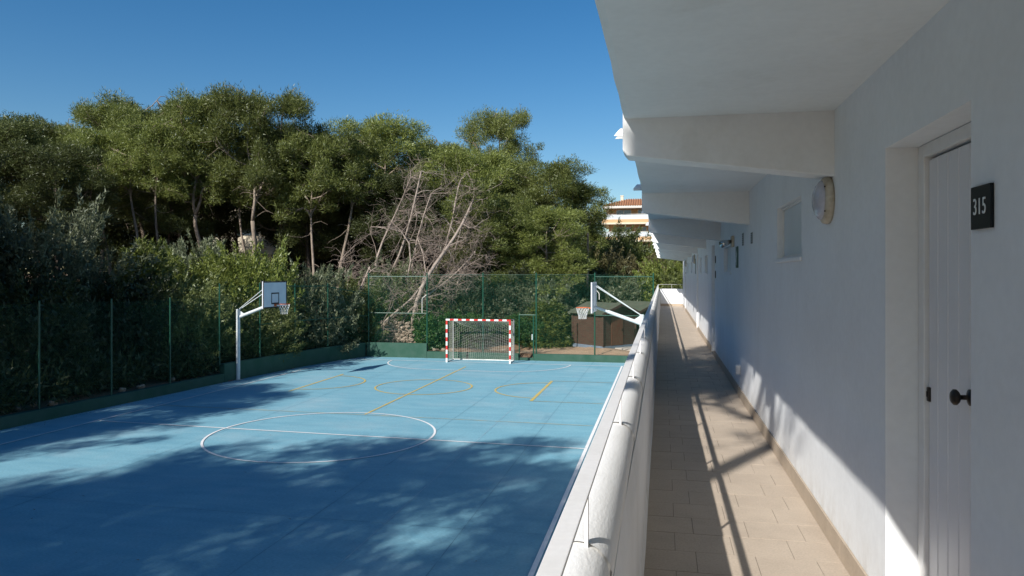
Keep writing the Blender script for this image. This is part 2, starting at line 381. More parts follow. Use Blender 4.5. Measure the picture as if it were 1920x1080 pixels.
# low green walls round the court
def wall_run(b, pts, h, th, side=1):
    n = len(pts); L = []
    for i, p in enumerate(pts):
        a = Vector(pts[max(i - 1, 0)]); c = Vector(pts[min(i + 1, n - 1)]); d = (c - a).normalized()
        L.append((Vector(p), Vector(p) + Vector((-d.y, d.x)) * th * side))
    vs = []; fs = []
    for p, q in L: vs += [(p.x, p.y, -0.1), (p.x, p.y, h), (q.x, q.y, h), (q.x, q.y, -0.1)]
    for i in range(n - 1):
        for k in range(3): fs.append((i * 4 + k, (i + 1) * 4 + k, (i + 1) * 4 + k + 1, i * 4 + k + 1))
    fs += [(0, 1, 2, 3), tuple((n - 1) * 4 + k for k in (3, 2, 1, 0))]
    b.add(vs, fs)
def fine_left(t0, t1, n): return [(float(left_u(t)), t) for t in np.linspace(t0, t1, n)]
kerb = empty('court_wall', (-17.6, 16.6, 0), 'low dark green painted wall along the shaded left side of the court', 'wall')
b = MB(); wall_run(b, fine_left(-1, 25.7, 24), 0.34, 0.25); b.build('low_section', M['green_wall'], kerb, bevel=0.012)
b = MB(); wall_run(b, fine_left(25.71, 35.1, 16), 0.72, 0.25); b.build('high_section', M['green_wall'], kerb, bevel=0.012)
kerb2 = empty('court_wall', (-9.0, 35.15, 0), 'low green painted wall across the far end of the court behind the goal', 'wall')
b = MB(); b.box(-14.84, -11.62, 35.15, 35.40, -0.1, 0.73); b.build('high_section', M['green_wall'], kerb2, bevel=0.012)
b = MB(); b.box(-11.615, -6.92, 35.15, 35.40, -0.1, 0.33); b.build('low_section', M['green_wall'], kerb2, bevel=0.012)
b = MB(); b.box(-6.915, -6.155, 35.17, 35.40, -0.1, 0.13); b.build('gate_threshold', M['green_wall'], kerb2, bevel=0.01)
b = MB(); b.box(-6.15, -0.34, 35.15, 35.40, -0.1, 0.33); b.build('low_section', M['green_wall'], kerb2, bevel=0.012)

# ------------------------------------------------------------------ fences
def mesh_panel(parent, A, B, z0, z1, sp=0.062, r=0.00125, off=0.0):
    """woven wire between two posts: every wire a thin prism"""
    A = Vector(A); B = Vector(B); d = B - A; w = d.length; d.normalize(); h = z1 - z0
    nrm = Vector((-d.y, d.x))
    b = MB(); step = sp * math.sqrt(2)
    def P(x, z): q = A + d * x + nrm * off; return Vector((q.x, q.y, z0 + z))
    def seg(x0, y0, x1, y1):
        p, q = P(x0, y0), P(x1, y1)
        n3 = Vector((nrm.x, nrm.y, 0)); s = (q - p).normalized().cross(n3)
        vs = []
        for c in (p, q):
            for a in (0, 2.094, 4.189): vs.append(c + n3 * r * math.cos(a) + s * r * math.sin(a))
        b.add(vs, [(0, 1, 4, 3), (1, 2, 5, 4), (2, 0, 3, 5)])
    k = -h
    while k < w:
        x0, y0 = (k, 0) if k >= 0 else (0, -k)
        x1, y1 = (k + h, h) if k + h <= w else (w, w - k)
        if x1 - x0 > 0.03:
            seg(x0, y0, x1, y1); seg(w - x0, y0, w - x1, y1)
        k += step
    o = b.build('wire_mesh', M['green_wire'], parent); o['kind'] = 'stuff'
    return o
def post(parent, u, t, z0, z1, r=0.036):
    b = MB(); b.tube([(u, t, z0), (u, t, z1)], r, 10); b.tube([(u, t, z1), (u, t, z1 + 0.02)], [r * 1.12, r * 0.7], 10)
    return b.build('post', M['green_steel'], parent, smooth=False)
def rail(parent, a, c, r=0.021):
    b = MB(); b.tube([a, c], r, 8); return b.build('rail', M['green_steel'], parent)

ff = empty('chain_link_fence', (-8.7, 35.27, 0.3), 'tall green chain-link fence across the far end of the court behind the goal', 'fence')
FP = [-14.78, -11.64, -8.73, -6.05, -3.19, -0.42]
for i, u in enumerate(FP): post(ff, u, 35.28, 0.70 if i < 2 else 0.31, 4.27)
for i in range(5):
    mesh_panel(ff, (FP[i] + 0.04, 35.25), (FP[i + 1] - 0.04, 35.25), 0.76 if i == 0 else (2.22 if False else 0.36), 4.2)
for i in (0, 4):
    rail(ff, (FP[i], 35.28, 4.10), (FP[i + 1], 35.28, 4.10))
    rail(ff, (FP[i], 35.28, 2.24), (FP[i + 1], 35.28, 2.24))
for i in (1, 2, 3): rail(ff, (FP[i], 35.28, 4.2), (FP[i + 1], 35.28, 4.2), 0.006)
gate = empty('fence_gate', (-6.55, 35.28, 0.13), 'narrow green steel gate frame in the fence right of the goal', 'gate')
b = MB()
b.tube([(-6.90, 35.30, 0.1), (-6.90, 35.30, 2.22)], 0.028, 8); b.build('jamb', M['green_steel'], gate)
b = MB(); b.tube([(-6.19, 35.30, 0.1), (-6.19, 35.30, 2.22)], 0.034, 8); b.build('jamb', M['green_steel'], gate)
b = MB(); b.tube([(-6.90, 35.30, 2.22), (-6.05, 35.30, 2.22)], 0.026, 8); b.build('lintel', M['green_steel'], gate)
b = MB(); b.box(-6.27, -6.23, 35.25, 35.30, 1.0, 1.28); b.build('lock_plate', M['white_steel'], gate)

lf = empty('chain_link_fence', (-17.3, 21.0, 0.34), 'green chain-link fence standing on the dark wall left of the court', 'fence')
LP = [(12.6, 3.4), (15.2, 3.45), (17.9, 3.45), (20.45, 3.42), (23.0, 3.38), (25.6, 3.85), (28.0, 3.85), (30.4, 3.78), (32.7, 3.75)]
prev = None
for t, zt in LP:
    u = float(left_u(t)) - 0.13
    post(lf, u, t, 0.33 if t < 25.6 else 0.70, zt, 0.028)
    if prev:
        mesh_panel(lf, (prev[0], prev[1]), (u, t), 0.40 if t < 25.7 else 0.78, min(prev[2], zt) - 0.05, r=0.0009)
        if t > 29: 
            rail(lf, (prev[0], prev[1], prev[2] - 0.1), (u, t, zt - 0.1)); rail(lf, (prev[0], prev[1], 2.1), (u, t, 2.1))
    prev = (u, t, zt)
mesh_panel(lf, (prev[0], prev[1]), (-14.82, 35.2), 0.78, 3.6)
rail(lf, (prev[0], prev[1], 3.62), (-14.82, 35.2, 3.2)); rail(lf, (prev[0], prev[1], 2.1), (-14.82, 35.2, 2.1))

for u0, za, zb, du in ((-11.92, 2.25, 3.2, 0.26), (-2.98, 3.0, 3.5, -0.19)):
    b = MB(); b.tube([(u0, 35.33, za), (u0, 35.33, zb - 0.25), (u0 + du * 0.15, 35.33, zb - 0.17), (u0 + du, 35.32, zb)], 0.018, 8)
    b.build('bent_bracket', M['trim'], ff)

# ------------------------------------------------------------------ handball goal
G0, G1, GT, GD = -10.14, -7.04, 33.74, 1.02
goal = empty('handball_goal', (-8.59, GT, 0), 'red and white striped handball goal with a sagging pale net', 'goal')
def banded(name, horizontal, x):
    b = MB()
    if not horizontal:
        for k in range(10):
            b.box(x - 0.04, x + 0.04, GT - 0.04, GT + 0.04, k * 0.2 + 0.0, (k + 1) * 0.2, 0 if k % 2 == 0 else 1)
    else:
        n = 15; w = (G1 - G0 + 0.08) / n
        for k in range(n):
            b.box(G0 - 0.04 + k * w, G0 - 0.04 + (k + 1) * w, GT - 0.04, GT + 0.04, 2.0, 2.08, 0 if k % 2 == 0 or k == 1 else 1)
    return b.build(name, [M['white'], M['red']], goal)
banded('post', False, G0); banded('post', False, G1)
b = MB(); n = 16; w = (G1 - G0 + 0.08) / n
for k in range(n): b.box(G0 - 0.04 + k * w, G0 - 0.04 + (k + 1) * w, GT - 0.04, GT + 0.04, 2.001, 2.08, 0 if k % 2 == 0 else 1)
b.build('crossbar', [M['white'], M['red']], goal)
for x in (G0 + 0.02, G1 - 0.02):
    b = MB(); b.tube([(x, GT + 0.04, 2.05), (x, GT + GD, 2.03), (x, GT + GD, 0.03)], 0.024, 8); b.build('back_post', M['grey_steel'], goal)
    b = MB(); b.tube([(x, GT + 0.04, 0.03), (x, GT + GD, 0.03)], 0.024, 8); b.build('ground_bar', M['white_steel'], goal)
b = MB(); b.tube([(G0, GT + GD, 0.03), (G1, GT + GD, 0.03)], 0.026, 8); b.build('ground_bar', M['white'], goal)
net = MB()
def cord(pts, r=0.0032):
    for p, q in zip(pts[:-1], pts[1:]):
        p = Vector(p); q = Vector(q); d = (q - p)
        if d.length < 1e-5: continue
        d.normalize(); a = d.cross(Vector((0.3, 0.2, 0.9))).normalized(); c = d.cross(a)
        vs = []
        for e in (p, q):
            for w in (0, 2.094, 4.189): vs.append(e + a * r * math.cos(w) + c * r * math.sin(w))
        net.add(vs, [(0, 1, 4, 3), (1, 2, 5, 4), (2, 0, 3, 5)])
def back_pt(s, q):
    """s across 0..1, q from crossbar 0 to the ground bar 1"""
    x = G0 + 0.06 + (G1 - G0 - 0.12) * s
    sag = math.sin(math.pi * s)
    if q < 0.3:
        k = q / 0.3; y = GT + 0.05 + (GD - 0.1) * k; z = 2.0 - (0.08 + 0.42 * sag) * (k ** 1.4)
    else:
        k = (q - 0.3) / 0.7
        z0 = 2.0 - (0.08 + 0.42 * sag); z = z0 + (0.05 - z0) * k
        y = GT + GD - 0.05 - 0.22 * sag * math.sin(math.pi * min(1, k * 1.05)) + 0.06 * math.sin(7 * s + 3 * k)
    return (x, y, z)
nu, nq = 30, 30
for i in range(nu + 1): cord([back_pt(i / nu, j / nq) for j in range(nq + 1)])
for j in range(nq + 1): cord([back_pt(i / nu, j / nq) for i in range(nu + 1)], 0.0042 if j == 9 else 0.0032)
for x in (G0 + 0.05, G1 - 0.05):
    for k in range(10):
        y = GT + 0.06 + (GD - 0.1) * k / 9; cord([(x, y, 2.0 - 0.06 * k / 9), (x, y, 0.05)])
    for k in range(20): cord([(x, GT + 0.05, 0.05 + 0.1 * k), (x, GT + GD - 0.04, 0.05 + 0.097 * k)])
o = net.build('net', M['net'], goal); o['kind'] = 'stuff'

# ------------------------------------------------------------------ basketball hoops
def hoop(pu, pt, bu, s, label):
    """s = +1: board faces +x"""
    h = empty('basketball_hoop', (pu, pt, 0), label, 'basketball hoop', 'basketball hoops at the court sides')
    b = MB(); b.tube([(pu, pt, 0), (pu, pt, 2.80)], 0.078, 16); b.tube([(pu, pt, 2.80), (pu, pt, 2.83)], [0.085, 0.06], 16)
    b.build('pole', M['white_steel'], h, smooth=False)
    b = MB(); b.box(pu - 0.17, pu + 0.17, pt - 0.17, pt + 0.17, 0.0, 0.015); b.build('base_plate', M['grey_steel'], h)
    be = bu - s * 0.03
    b = MB(); b.tube([(pu, pt, 2.50), (pu + (be - pu) * 0.72, pt, 2.92)], 0.062, 14); b.tube([(pu + (be - pu) * 0.70, pt, 2.905), (be, pt, 3.08)], 0.045, 12)
    b.build('arm', M['white_steel'], h)
    b = MB(); b.add([(pu + s * 0.07, pt - 0.006, 2.52), (pu + s * 0.07, pt - 0.006, 2.78), (pu + s * 0.34, pt - 0.006, 2.60), (pu + s * 0.07, pt + 0.006, 2.52), (pu + s * 0.07, pt + 0.006, 2.78), (pu + s * 0.34, pt + 0.006, 2.60)],
                    [(0, 1, 2), (5, 4, 3), (0, 3, 4, 1), (1, 4, 5, 2), (2, 5, 3, 0)]); b.build('gusset', M['white_steel'], h)
    for dy in (-0.30, 0.30):
        b = MB(); b.tube([(pu, pt + dy * 0.1, 2.79), (pu + (be - pu) * 0.93, pt + dy, 3.78), (be, pt + dy, 3.86)], 0.015, 8); b.build('strut', M['white_steel'], h)
    bd = empty('board', (bu, pt, 3.425)); attach(bd, h)
    b = MB(); b.box(bu - 0.02, bu + 0.02, pt - 0.9, pt + 0.9, 2.9, 3.95); b.build('panel', M['board'], bd)
    b = MB(); f = bu + s * 0.021; g = bu + s * 0.025
    x0, x1 = min(f, g), max(f, g)
    for y0, y1, z0, z1 in ((-0.9, 0.9, 3.90, 3.95), (-0.9, 0.9, 2.9, 2.95), (-0.9, -0.85, 2.951, 3.899), (0.85, 0.9, 2.951, 3.899)): b.box(x0, x1, pt + y0, pt + y1, z0, z1)
    b.build('border', M['black'], bd)
    b = MB()
    for y0, y1, z0, z1 in ((-0.295, 0.295, 3.45, 3.5), (-0.295, 0.295, 3.05, 3.10), (-0.295, -0.245, 3.101, 3.449), (0.245, 0.295, 3.101, 3.449)): b.box(x0, x1, pt + y0, pt + y1, z0, z1)
    b.build('inner_rectangle', M['black'], bd)
    for y in (-0.5, 0.5):
        b = MB(); b.box(min(bu - s * 0.045, bu - s * 0.021), max(bu - s * 0.045, bu - s * 0.021), pt + y - 0.03, pt + y + 0.03, 2.95, 3.9)
        b.build('back_brace', M['white_steel'], bd)
    rm = empty('rim', (bu + s * 0.40, pt, 3.05)); attach(rm, h)
    rc = bu + s * 0.40
    b = MB(); b.tube([(rc + 0.225 * math.cos(2 * math.pi * k / 32), pt + 0.225 * math.sin(2 * math.pi * k / 32), 3.05) for k in range(33)], 0.011, 8, cap=False); b.build('ring', M['orange'], rm)
    b = MB(); b.box(min(bu + s * 0.026, bu + s * 0.19), max(bu + s * 0.026, bu + s * 0.19), pt - 0.06, pt + 0.06, 3.02, 3.055); b.box(min(bu + s * 0.026, bu + s * 0.035), max(bu + s * 0.026, bu + s * 0.035), pt - 0.09, pt + 0.09, 2.96, 3.06)
    b.build('bracket', M['orange'], rm)
    global net
    keep = net; net = MB(); ns = 12
    prof = [(0.225, 3.05), (0.20, 2.95), (0.165, 2.85), (0.14, 2.75), (0.13, 2.65)]
    for k in range(ns):
        for sg in (-1, 1):
            cord([(rc + r * math.cos(2 * math.pi * (k + sg * 0.5 * i) / ns), pt + r * math.sin(2 * math.pi * (k + sg * 0.5 * i) / ns), z) for i, (r, z) in enumerate(prof)], 0.006)
    o = net.build('net', M['white'], rm); o['kind'] = 'stuff'; net = keep
hoop(-16.62, 26.42, -15.02, 1, 'white basketball hoop facing us at the left edge of the court beside the trees')
hoop(-0.70, 25.75, -2.36, -1, 'white basketball hoop seen edge-on beside the white gallery parapet')

# ------------------------------------------------------------------ the white apartment building with its open gallery
WX, FZ, T0, T1 = 0.95, 2.71, -12.0, 35.35
SOF = 5.17
bld = empty('apartment_building', (4.0, 12.0, 0.0), 'long white apartment block with open gallery, deep roof beams and recessed doors', 'building')
DOORS = [(2.54, 3.44), (14.0, 14.9), (20.4, 21.3), (31.4, 32.3)]
WINS = [(5.40, 6.50, 4.375, 4.80), (10.72, 11.98, 4.275, 4.65), (16.1, 17.2, 4.275, 4.65), (18.6, 19.5, 4.275, 4.65), (24.3, 25.4, 4.275, 4.65), (28.2, 29.3, 4.275, 4.65)]
DT, WD = 4.795, 0.05
holes = [(a, c, FZ, DT, 0.14) for a, c in DOORS] + [(a, c, z0, z1, WD) for a, c, z0, z1 in WINS]
b = MB()
yb = sorted({T0, T1} | {h[0] for h in holes} | {h[1] for h in holes} | set(np.arange(-10, 35, 2.5).tolist()))
zb = sorted({FZ - 0.02, SOF + 0.2, FZ} | {h[2] for h in holes} | {h[3] for h in holes})
for i in range(len(yb) - 1):
    for j in range(len(zb) - 1):
        yc = (yb[i] + yb[i + 1]) / 2; zc = (zb[j] + zb[j + 1]) / 2
        if any(h[0] < yc < h[1] and h[2] < zc < h[3] for h in holes): continue
        b.quad((WX, yb[i + 1], zb[j]), (WX, yb[i], zb[j]), (WX, yb[i], zb[j + 1]), (WX, yb[i + 1], zb[j + 1]))
for y0, y1, z0, z1, d in holes:
    X = WX + d
    b.quad((WX, y0, z0), (X, y0, z0), (X, y0, z1), (WX, y0, z1)); b.quad((X, y1, z0), (WX, y1, z0), (WX, y1, z1), (X, y1, z1))
    b.quad((WX, y0, z1), (X, y0, z1), (X, y1, z1), (WX, y1, z1))
    if z0 > FZ + 0.1: b.quad((X, y0, z0), (WX, y0, z0), (WX, y1, z0), (X, y1, z0))
b.quad((WX, T1, FZ - 0.02), (9.0, T1, FZ - 0.02), (9.0, T1, SOF + 0.2), (WX, T1, SOF + 0.2))
b.quad((9.0, T0, FZ), (WX, T0, FZ), (WX, T0, SOF + 0.2), (9.0, T0, SOF + 0.2))
b.quad((9.0, T1, FZ), (9.0, T0, FZ), (9.0, T0, SOF + 0.2), (9.0, T1, SOF + 0.2))
b.build('wall', M['plaster'], bld)
b = MB(); b.box(-0.30, 9.0, T0, T1 + 0.1, -0.15, 2.40); b.build('lower_wall', M['plaster'], bld)
b = MB(); b.box(-0.33, 9.0, T0 - 0.02, T1 + 0.12, 2.403, 2.69); b.build('floor_slab', M['soffit'], bld)

# roof slab with a slightly uneven outer edge, and its beams
rng = np.random.default_rng(5)
RT1 = 33.35
ys_ = np.linspace(T0, RT1, 150); edge = -0.223 + rng.normal(0, 0.0022, 150); low = SOF + rng.normal(0, 0.0012, 150)
b = MB(); vs = []; fs = []
for y, e, l in zip(ys_, edge, low): vs += [(WX + 0.01, y, SOF), (e + 0.03, y, l), (e, y, l + 0.008), (e, y, SOF + 0.17), (WX + 0.01, y, SOF + 0.19)]
for i in range(149):
    for k in range(4): fs.append((i * 5 + k, (i + 1) * 5 + k, (i + 1) * 5 + k + 1, i * 5 + k + 1))
fs += [(0, 1, 2, 3, 4), tuple(149 * 5 + k for k in (4, 3, 2, 1, 0))]
b.add(vs, fs); b.build('roof_slab', M['soffit'], bld)
b = MB(); b.box(WX + 0.012, 9.2, T0 - 0.1, T1 + 0.1, SOF + 0.202, SOF + 0.36); b.build('roof', M['soffit'], bld)
def beam_mesh():
    b = MB(); t = 0.19
    prof = [(-0.232, SOF + 0.175), (-0.232, 4.985), (-0.205, 4.952), (WX + 0.004, 4.80), (WX + 0.004, SOF + 0.175)]
    n = len(prof); vs = [(x, 0, z) for x, z in prof] + [(x, t, z) for x, z in prof]
    b.add(vs, [tuple(range(n)), tuple(range(2 * n - 1, n - 1, -1))] + [(k, k + n, (k + 1) % n + n, (k + 1) % n) for k in range(n)])
    return b.mesh('beam', M['soffit'])
bm_ = beam_mesh()
for k in range(-3, 8):
    o = inst('beam', bm_, bld, (0, 4.40 + 4.115 * k, 0))
    bv = o.modifiers.new('edge', 'BEVEL'); bv.width = 0.004; bv.segments = 1; bv.limit_method = 'ANGLE'
def spout_mesh():
    b = MB(); n = 10; ro, ri = 0.066, 0.054; vs = []; fs = []
    for sec in range(2):
        for k in range(n + 1):
            w = math.pi * k / n
            for r in (ro, ri):
                x = 0.2 if sec == 0 else (-0.118 + 0.05 * math.sin(w))
                vs.append((x, r * math.cos(w), r * math.sin(w)))
    m = (n + 1) * 2
    for k in range(n):
        a = 2 * k
        fs += [(a, a + 2, m + a + 2, m + a), (a + 1, m + a + 1, m + a + 3, a + 3), (m + a, m + a + 2, m + a + 3, m + a + 1)]
    fs += [(0, m, m + 1, 1), (2 * n, 2 * n + 1, m + 2 * n + 1, m + 2 * n)]
    b.add(vs, fs); return b.mesh('roof_spout', M['soffit'], smooth=False)
sp_ = spout_mesh()
for t in (5.35, 8.75, 12.1, 15.2, 18.6, 22.0, 25.6, 29.0): inst('roof_spout', sp_, bld, (-0.223, t, 5.238))

# doors
def door(y0, y1, full):
    X = WX + 0.14
    d = empty('door', (X, (y0 + y1) / 2, FZ)); attach(d, bld)
    top = DT; w = 0.075
    b = MB()
    b.box(X - 0.012, X + 0.05, y1 - w, y1 - 0.002, FZ + 0.02, top - 0.002); b.box(X - 0.012, X + 0.05, y0 + 0.002, y0 + w, FZ + 0.02, top - 0.002)
    b.box(X - 0.012, X + 0.05, y0 + w + 0.001, y1 - w - 0.001, top - 0.055, top - 0.002)
    b.build('frame', M['frame'], d, bevel=0.004)
    b = MB(); b.box(X + 0.042, X + 0.06, y0, y1, FZ, top); b.build('rebate', M['gap'], d)
    a, c = y0 + w + 0.004, y1 - w - 0.004; n = 7; lw = (c - a) / n
    bd = MB(); bd.box(X + 0.006, X + 0.04, -lw / 2 + 0.0012, lw / 2 - 0.0012, FZ + 0.03, top - 0.066)
    me = bd.mesh('board', M['door'])
    for k in range(n):
        o = inst('board', me, d, (0, a + lw * (k + 0.5), 0)); bv = o.modifiers.new('groove', 'BEVEL'); bv.width = 0.006; bv.segments = 1
    kz = 3.80; ky = c - 0.43 if full else c - 0.40
    b = MB(); prof = [(0.0, 0.030), (0.005, 0.030), (0.010, 0.018), (0.014, 0.009), (0.036, 0.009), (0.041, 0.021), (0.049, 0.029), (0.057, 0.029), (0.064, 0.021), (0.067, 0.002)]
    b.tube([(X + 0.006 - e, ky, kz) for e, r in prof], [r for e, r in prof], 20); b.build('knob', M['knob'], d, smooth=True)
    b = MB(); b.box(X - 0.004, X + 0.012, c - 0.028, c - 0.003, 3.715, 3.775); b.build('keyhole_plate', M['knob'], d, bevel=0.004)
    b = MB(); b.box(X - 0.007, X - 0.0042, c - 0.020, c - 0.011, 3.735, 3.757); b.build('keyhole', M['gap'], d)
    b = MB(); b.box(WX + 0.004, X + 0.05, y0 + 0.003, y1 - 0.003, FZ - 0.02, FZ + 0.018); b.build('threshold', M['skirt'], d, bevel=0.004)
for i, (y0, y1) in enumerate(DOORS): door(y0, y1, i == 0)
# windows
for y0, y1, z0, z1 in WINS:
    X = WX + WD
    w = empty('window', (X, (y0 + y1) / 2, z0)); attach(w, bld)
    b = MB(); b.box(X - 0.01, X + 0.03, y0 + 0.002, y1 - 0.002, z0 + 0.002, z0 + 0.022); b.box(X - 0.01, X + 0.03, y0 + 0.002, y1 - 0.002, z1 - 0.022, z1 - 0.002)
    b.box(X - 0.01, X + 0.03, y0 + 0.002, y0 + 0.022, z0 + 0.023, z1 - 0.023); b.box(X - 0.01, X + 0.03, y1 - 0.022, y1 - 0.002, z0 + 0.023, z1 - 0.023)
    b.build('frame', M['frame'], w)
    b = MB(); b.box(X + 0.004, X + 0.012, y0 + 0.023, y1 - 0.023, z0 + 0.023, z1 - 0.023); b.build('pane', M['pane'], w)
    b = MB(); b.box(WX - 0.018, WX - 0.001, y0 - 0.03, y1 + 0.03, z0 - 0.035, z0 - 0.008); b.build('sill', M['plaster'], w, bevel=0.004)
# tiled skirting, one tile each as far as they can be told apart
sk = MB(); sk.box(WX - 0.014, WX - 0.001, -0.1563, 0.1563, FZ + 0.001, FZ + 0.118)
skm = sk.mesh('skirting_tile', M['skirt'])
y = 0.6
while y < 16.0:
    if not any(a - 0.157 < y < c + 0.157 for a, c in DOORS): inst('skirting_tile', skm, bld, (0, y, 0))
    y += 0.3145
far = MB(); yy = y - 0.157
for a, c in DOORS[2:] + [(T1, T1)]:
    far.box(WX - 0.014, WX - 0.001, yy, a - 0.01, FZ + 0.001, FZ + 0.118); yy = c + 0.01
far.box(WX - 0.014, WX - 0.001, T0, 0.44, FZ + 0.001, FZ + 0.118)
far.box(WX - 0.014, WX - 0.001, 2.3835, 2.535, FZ + 0.001, FZ + 0.118) if False else None
far.build('skirting', M['skirt'], bld)

# gallery floor: grout bed and separate tiles
walk = MB(); walk.box(-0.105, WX, T0, T1, 2.692, FZ - 0.004)
walk = tag(walk.build('walkway', M['grout']), 'narrow gallery walkway paved with beige running-bond tiles', kind='structure')
TW, TL = 0.3145, 0.2865
def tile_mesh(w):
    b = MB(); b.box(-w / 2 + 0.0016, w / 2 - 0.0016, -TL / 2 + 0.0016, TL / 2 - 0.0016, -0.012, 0.0)
    return b.mesh('tile', M['tile'])
cache = {}
rr = random.Random(3)
rest = MB(); row = 0; t = 4.165 - TL * 16
NT = 0; farv = []
while t < T1 - 0.02:
    off = 0.07 if row % 2 == 0 else 0.18
    edges = [-0.104] + [off + TW * k for k in range(-1, 4) if -0.10 < off + TW * k < WX - 0.02] + [WX - 0.002]
    for a, c in zip(edges[:-1], edges[1:]):
        w = round(c - a, 3)
        if w < 0.02: continue
        zt = FZ + rr.uniform(-0.0012, 0.0006)
        if 0.9 < t < 19.5 and NT < 298:
            if w not in cache: cache[w] = tile_mesh(w)
            inst('tile', cache[w], walk, ((a + c) / 2, t + TL / 2, zt), (rr.uniform(-.0012, .0012), rr.uniform(-.0012, .0012), 0)); NT += 1
        else:
            rest.box(a + 0.0016, c - 0.0016, t + 0.0016, min(t + TL, T1) - 0.0016, FZ - 0.012, zt)
    t += TL; row += 1
t = T0
while t < 4.165 - TL * 16 - 0.01:
    e = min(t + TL, 4.165 - TL * 16); rest.box(-0.102, 0.42, t + .0016, e - .0016, FZ - 0.012, FZ); rest.box(0.4232, WX - 0.002, t + .0016, e - .0016, FZ - 0.012, FZ); t += TL
o = rest.build('tile_rest', M['tile'], walk); o.name = 'tile_field'; o['kind'] = 'stuff'

# parapet with round coping, hand rail on top
par = empty('parapet', (-0.22, 12.0, FZ), 'long white plastered gallery parapet topped with rounded overlapping coping', 'wall')
PY = np.linspace(T0, T1 + 0.12, 60)
b = MB(); vs = []; fs = []
prof = [(-0.285, 2.30), (-0.285, 3.44), (-0.126, 3.44), (-0.112, 3.30), (-0.108, 2.83), (-0.092, FZ - 0.02), (-0.106, 2.60), (-0.106, 2.30)]
n = len(prof)
for y in PY:
    jx = rng.normal(0, 0.0018)
    vs += [(x + (jx if 1 < k < 6 else 0), y, z) for k, (x, z) in enumerate(prof)]
for i in range(len(PY) - 1):
    for k in range(n): fs.append((i * n + k, (i + 1) * n + k, (i + 1) * n + (k + 1) % n, i * n + (k + 1) % n))
fs += [tuple(range(n)), tuple((len(PY) - 1) * n + k for k in range(n - 1, -1, -1))]
b.add(vs, fs); b.build('wall', M['plaster'], par)
PP = 1.53; PT = 1.86
def coping_mesh():
    """a tapered half-round tile: its near end rides on the one before it"""
    b = MB(); n = 18; L = PP + 0.10; vs = []; fs = []; sec = 14
    lr = np.random.default_rng(9)
    for i in range(sec + 1):
        q = i / sec; y = q * L; r = 0.0882 - 0.005 * q; zc = 0.002 * (1 - q)
        for k in range(n + 1):
            w = math.pi * (-0.06 + 1.12 * k / n)
            rr_ = r + lr.normal(0, 0.00025)
            vs.append((rr_ * math.cos(w) * 1.0, y, zc + rr_ * math.sin(w) * 1.0))
    m = n + 1
    for i in range(sec):
        for k in range(n): fs.append((i * m + k, i * m + k + 1, (i + 1) * m + k + 1, (i + 1) * m + k))
    b.add(vs, fs); return b.mesh('coping_tile', M['coping'])
cp = coping_mesh()
for f in cp.polygons: f.use_smooth = len(f.vertices) == 4
y = PT - PP * 9
while y < T1 - 0.5:
    inst('coping_tile', cp, par, (-0.212, y, 3.478)); y += PP
endw = empty('parapet', (0.42, T1 + 0.05, FZ), 'short white end wall closing the far end of the gallery', 'wall')
b = MB(); b.box(-0.10, WX - 0.002, T1, T1 + 0.13, 2.68, 3.53); b.build('wall', M['plaster'], endw, bevel=0.01)
b = MB(); b.box(-0.09, WX - 0.016, T1 - 0.014, T1 - 0.001, FZ + 0.001, FZ + 0.118); b.build('skirting', M['skirt'], endw)
hr = empty('handrail', (-0.19, 12.0, 3.57), 'flat white painted steel handrail running above the parapet coping', 'handrail')
RZ = 3.738
b = MB(); b.box(-0.211, -0.168, T0, T1 + 0.05, RZ - 0.009, RZ); b.build('flat_bar', M['rail'], hr, bevel=0.002)
b = MB(); b.box(-0.167, WX - 0.01, T1 + 0.03, T1 + 0.07, RZ - 0.009, RZ); b.build('flat_bar', M['rail'], hr, bevel=0.002)
b = MB(); b.box(-0.1935, -0.1845, -0.011, 0.011, 3.55, RZ - 0.0095); pm = b.mesh('post', M['rail'])
y = PT - PP * 9
while y < T1 + 0.2:
    inst('post', pm, hr, (0, y, 0)); y += PP
inst('post', pm, hr, (0.62, T1 + 0.05, -0.02))

# ------------------------------------------------------------------ things fixed on the gallery wall
def wall_lamp(y, z, r, label):
    L = empty('wall_lamp', (WX, y, z), label, 'wall lamp', 'round wall lamps along the gallery')
    def lathe(prof, name, m):
        b = MB(); b.tube([(WX - e, y, z) for e, q in prof], [q for e, q in prof], 28); return b.build(name, m, L, smooth=True)
    lathe([(0.001, r * 1.0), (0.018, r * 1.03), (0.036, r * 0.99), (0.046, r * 0.88), (0.047, r * 0.80)], 'base', M['lamp_body'])
    lathe([(0.040, r * 0.86), (0.056, r * 0.82), (0.075, r * 0.66), (0.088, r * 0.40), (0.093, 0.004)], 'glass', M['lamp_glass'])
    b = MB()
    for a in (35, 145, 215, 325): b.box(WX - 0.050, WX - 0.044, y + r * 0.9 * math.cos(R(a)) - 0.004, y + r * 0.9 * math.cos(R(a)) + 0.004, z + r * 0.9 * math.sin(R(a)) - 0.004, z + r * 0.9 * math.sin(R(a)) + 0.004)
    b.build('screw', M['gap'], L)
wall_lamp(4.52, 4.675, 0.135, 'round frosted bulkhead lamp on the gallery wall just below the nearest beam')
wall_lamp(22.4, 4.68, 0.135, 'small round bulkhead lamp on the wall at the far half of the gallery')
wall_lamp(30.4, 4.66, 0.135, 'faint round bulkhead lamp close to the far end of the gallery')

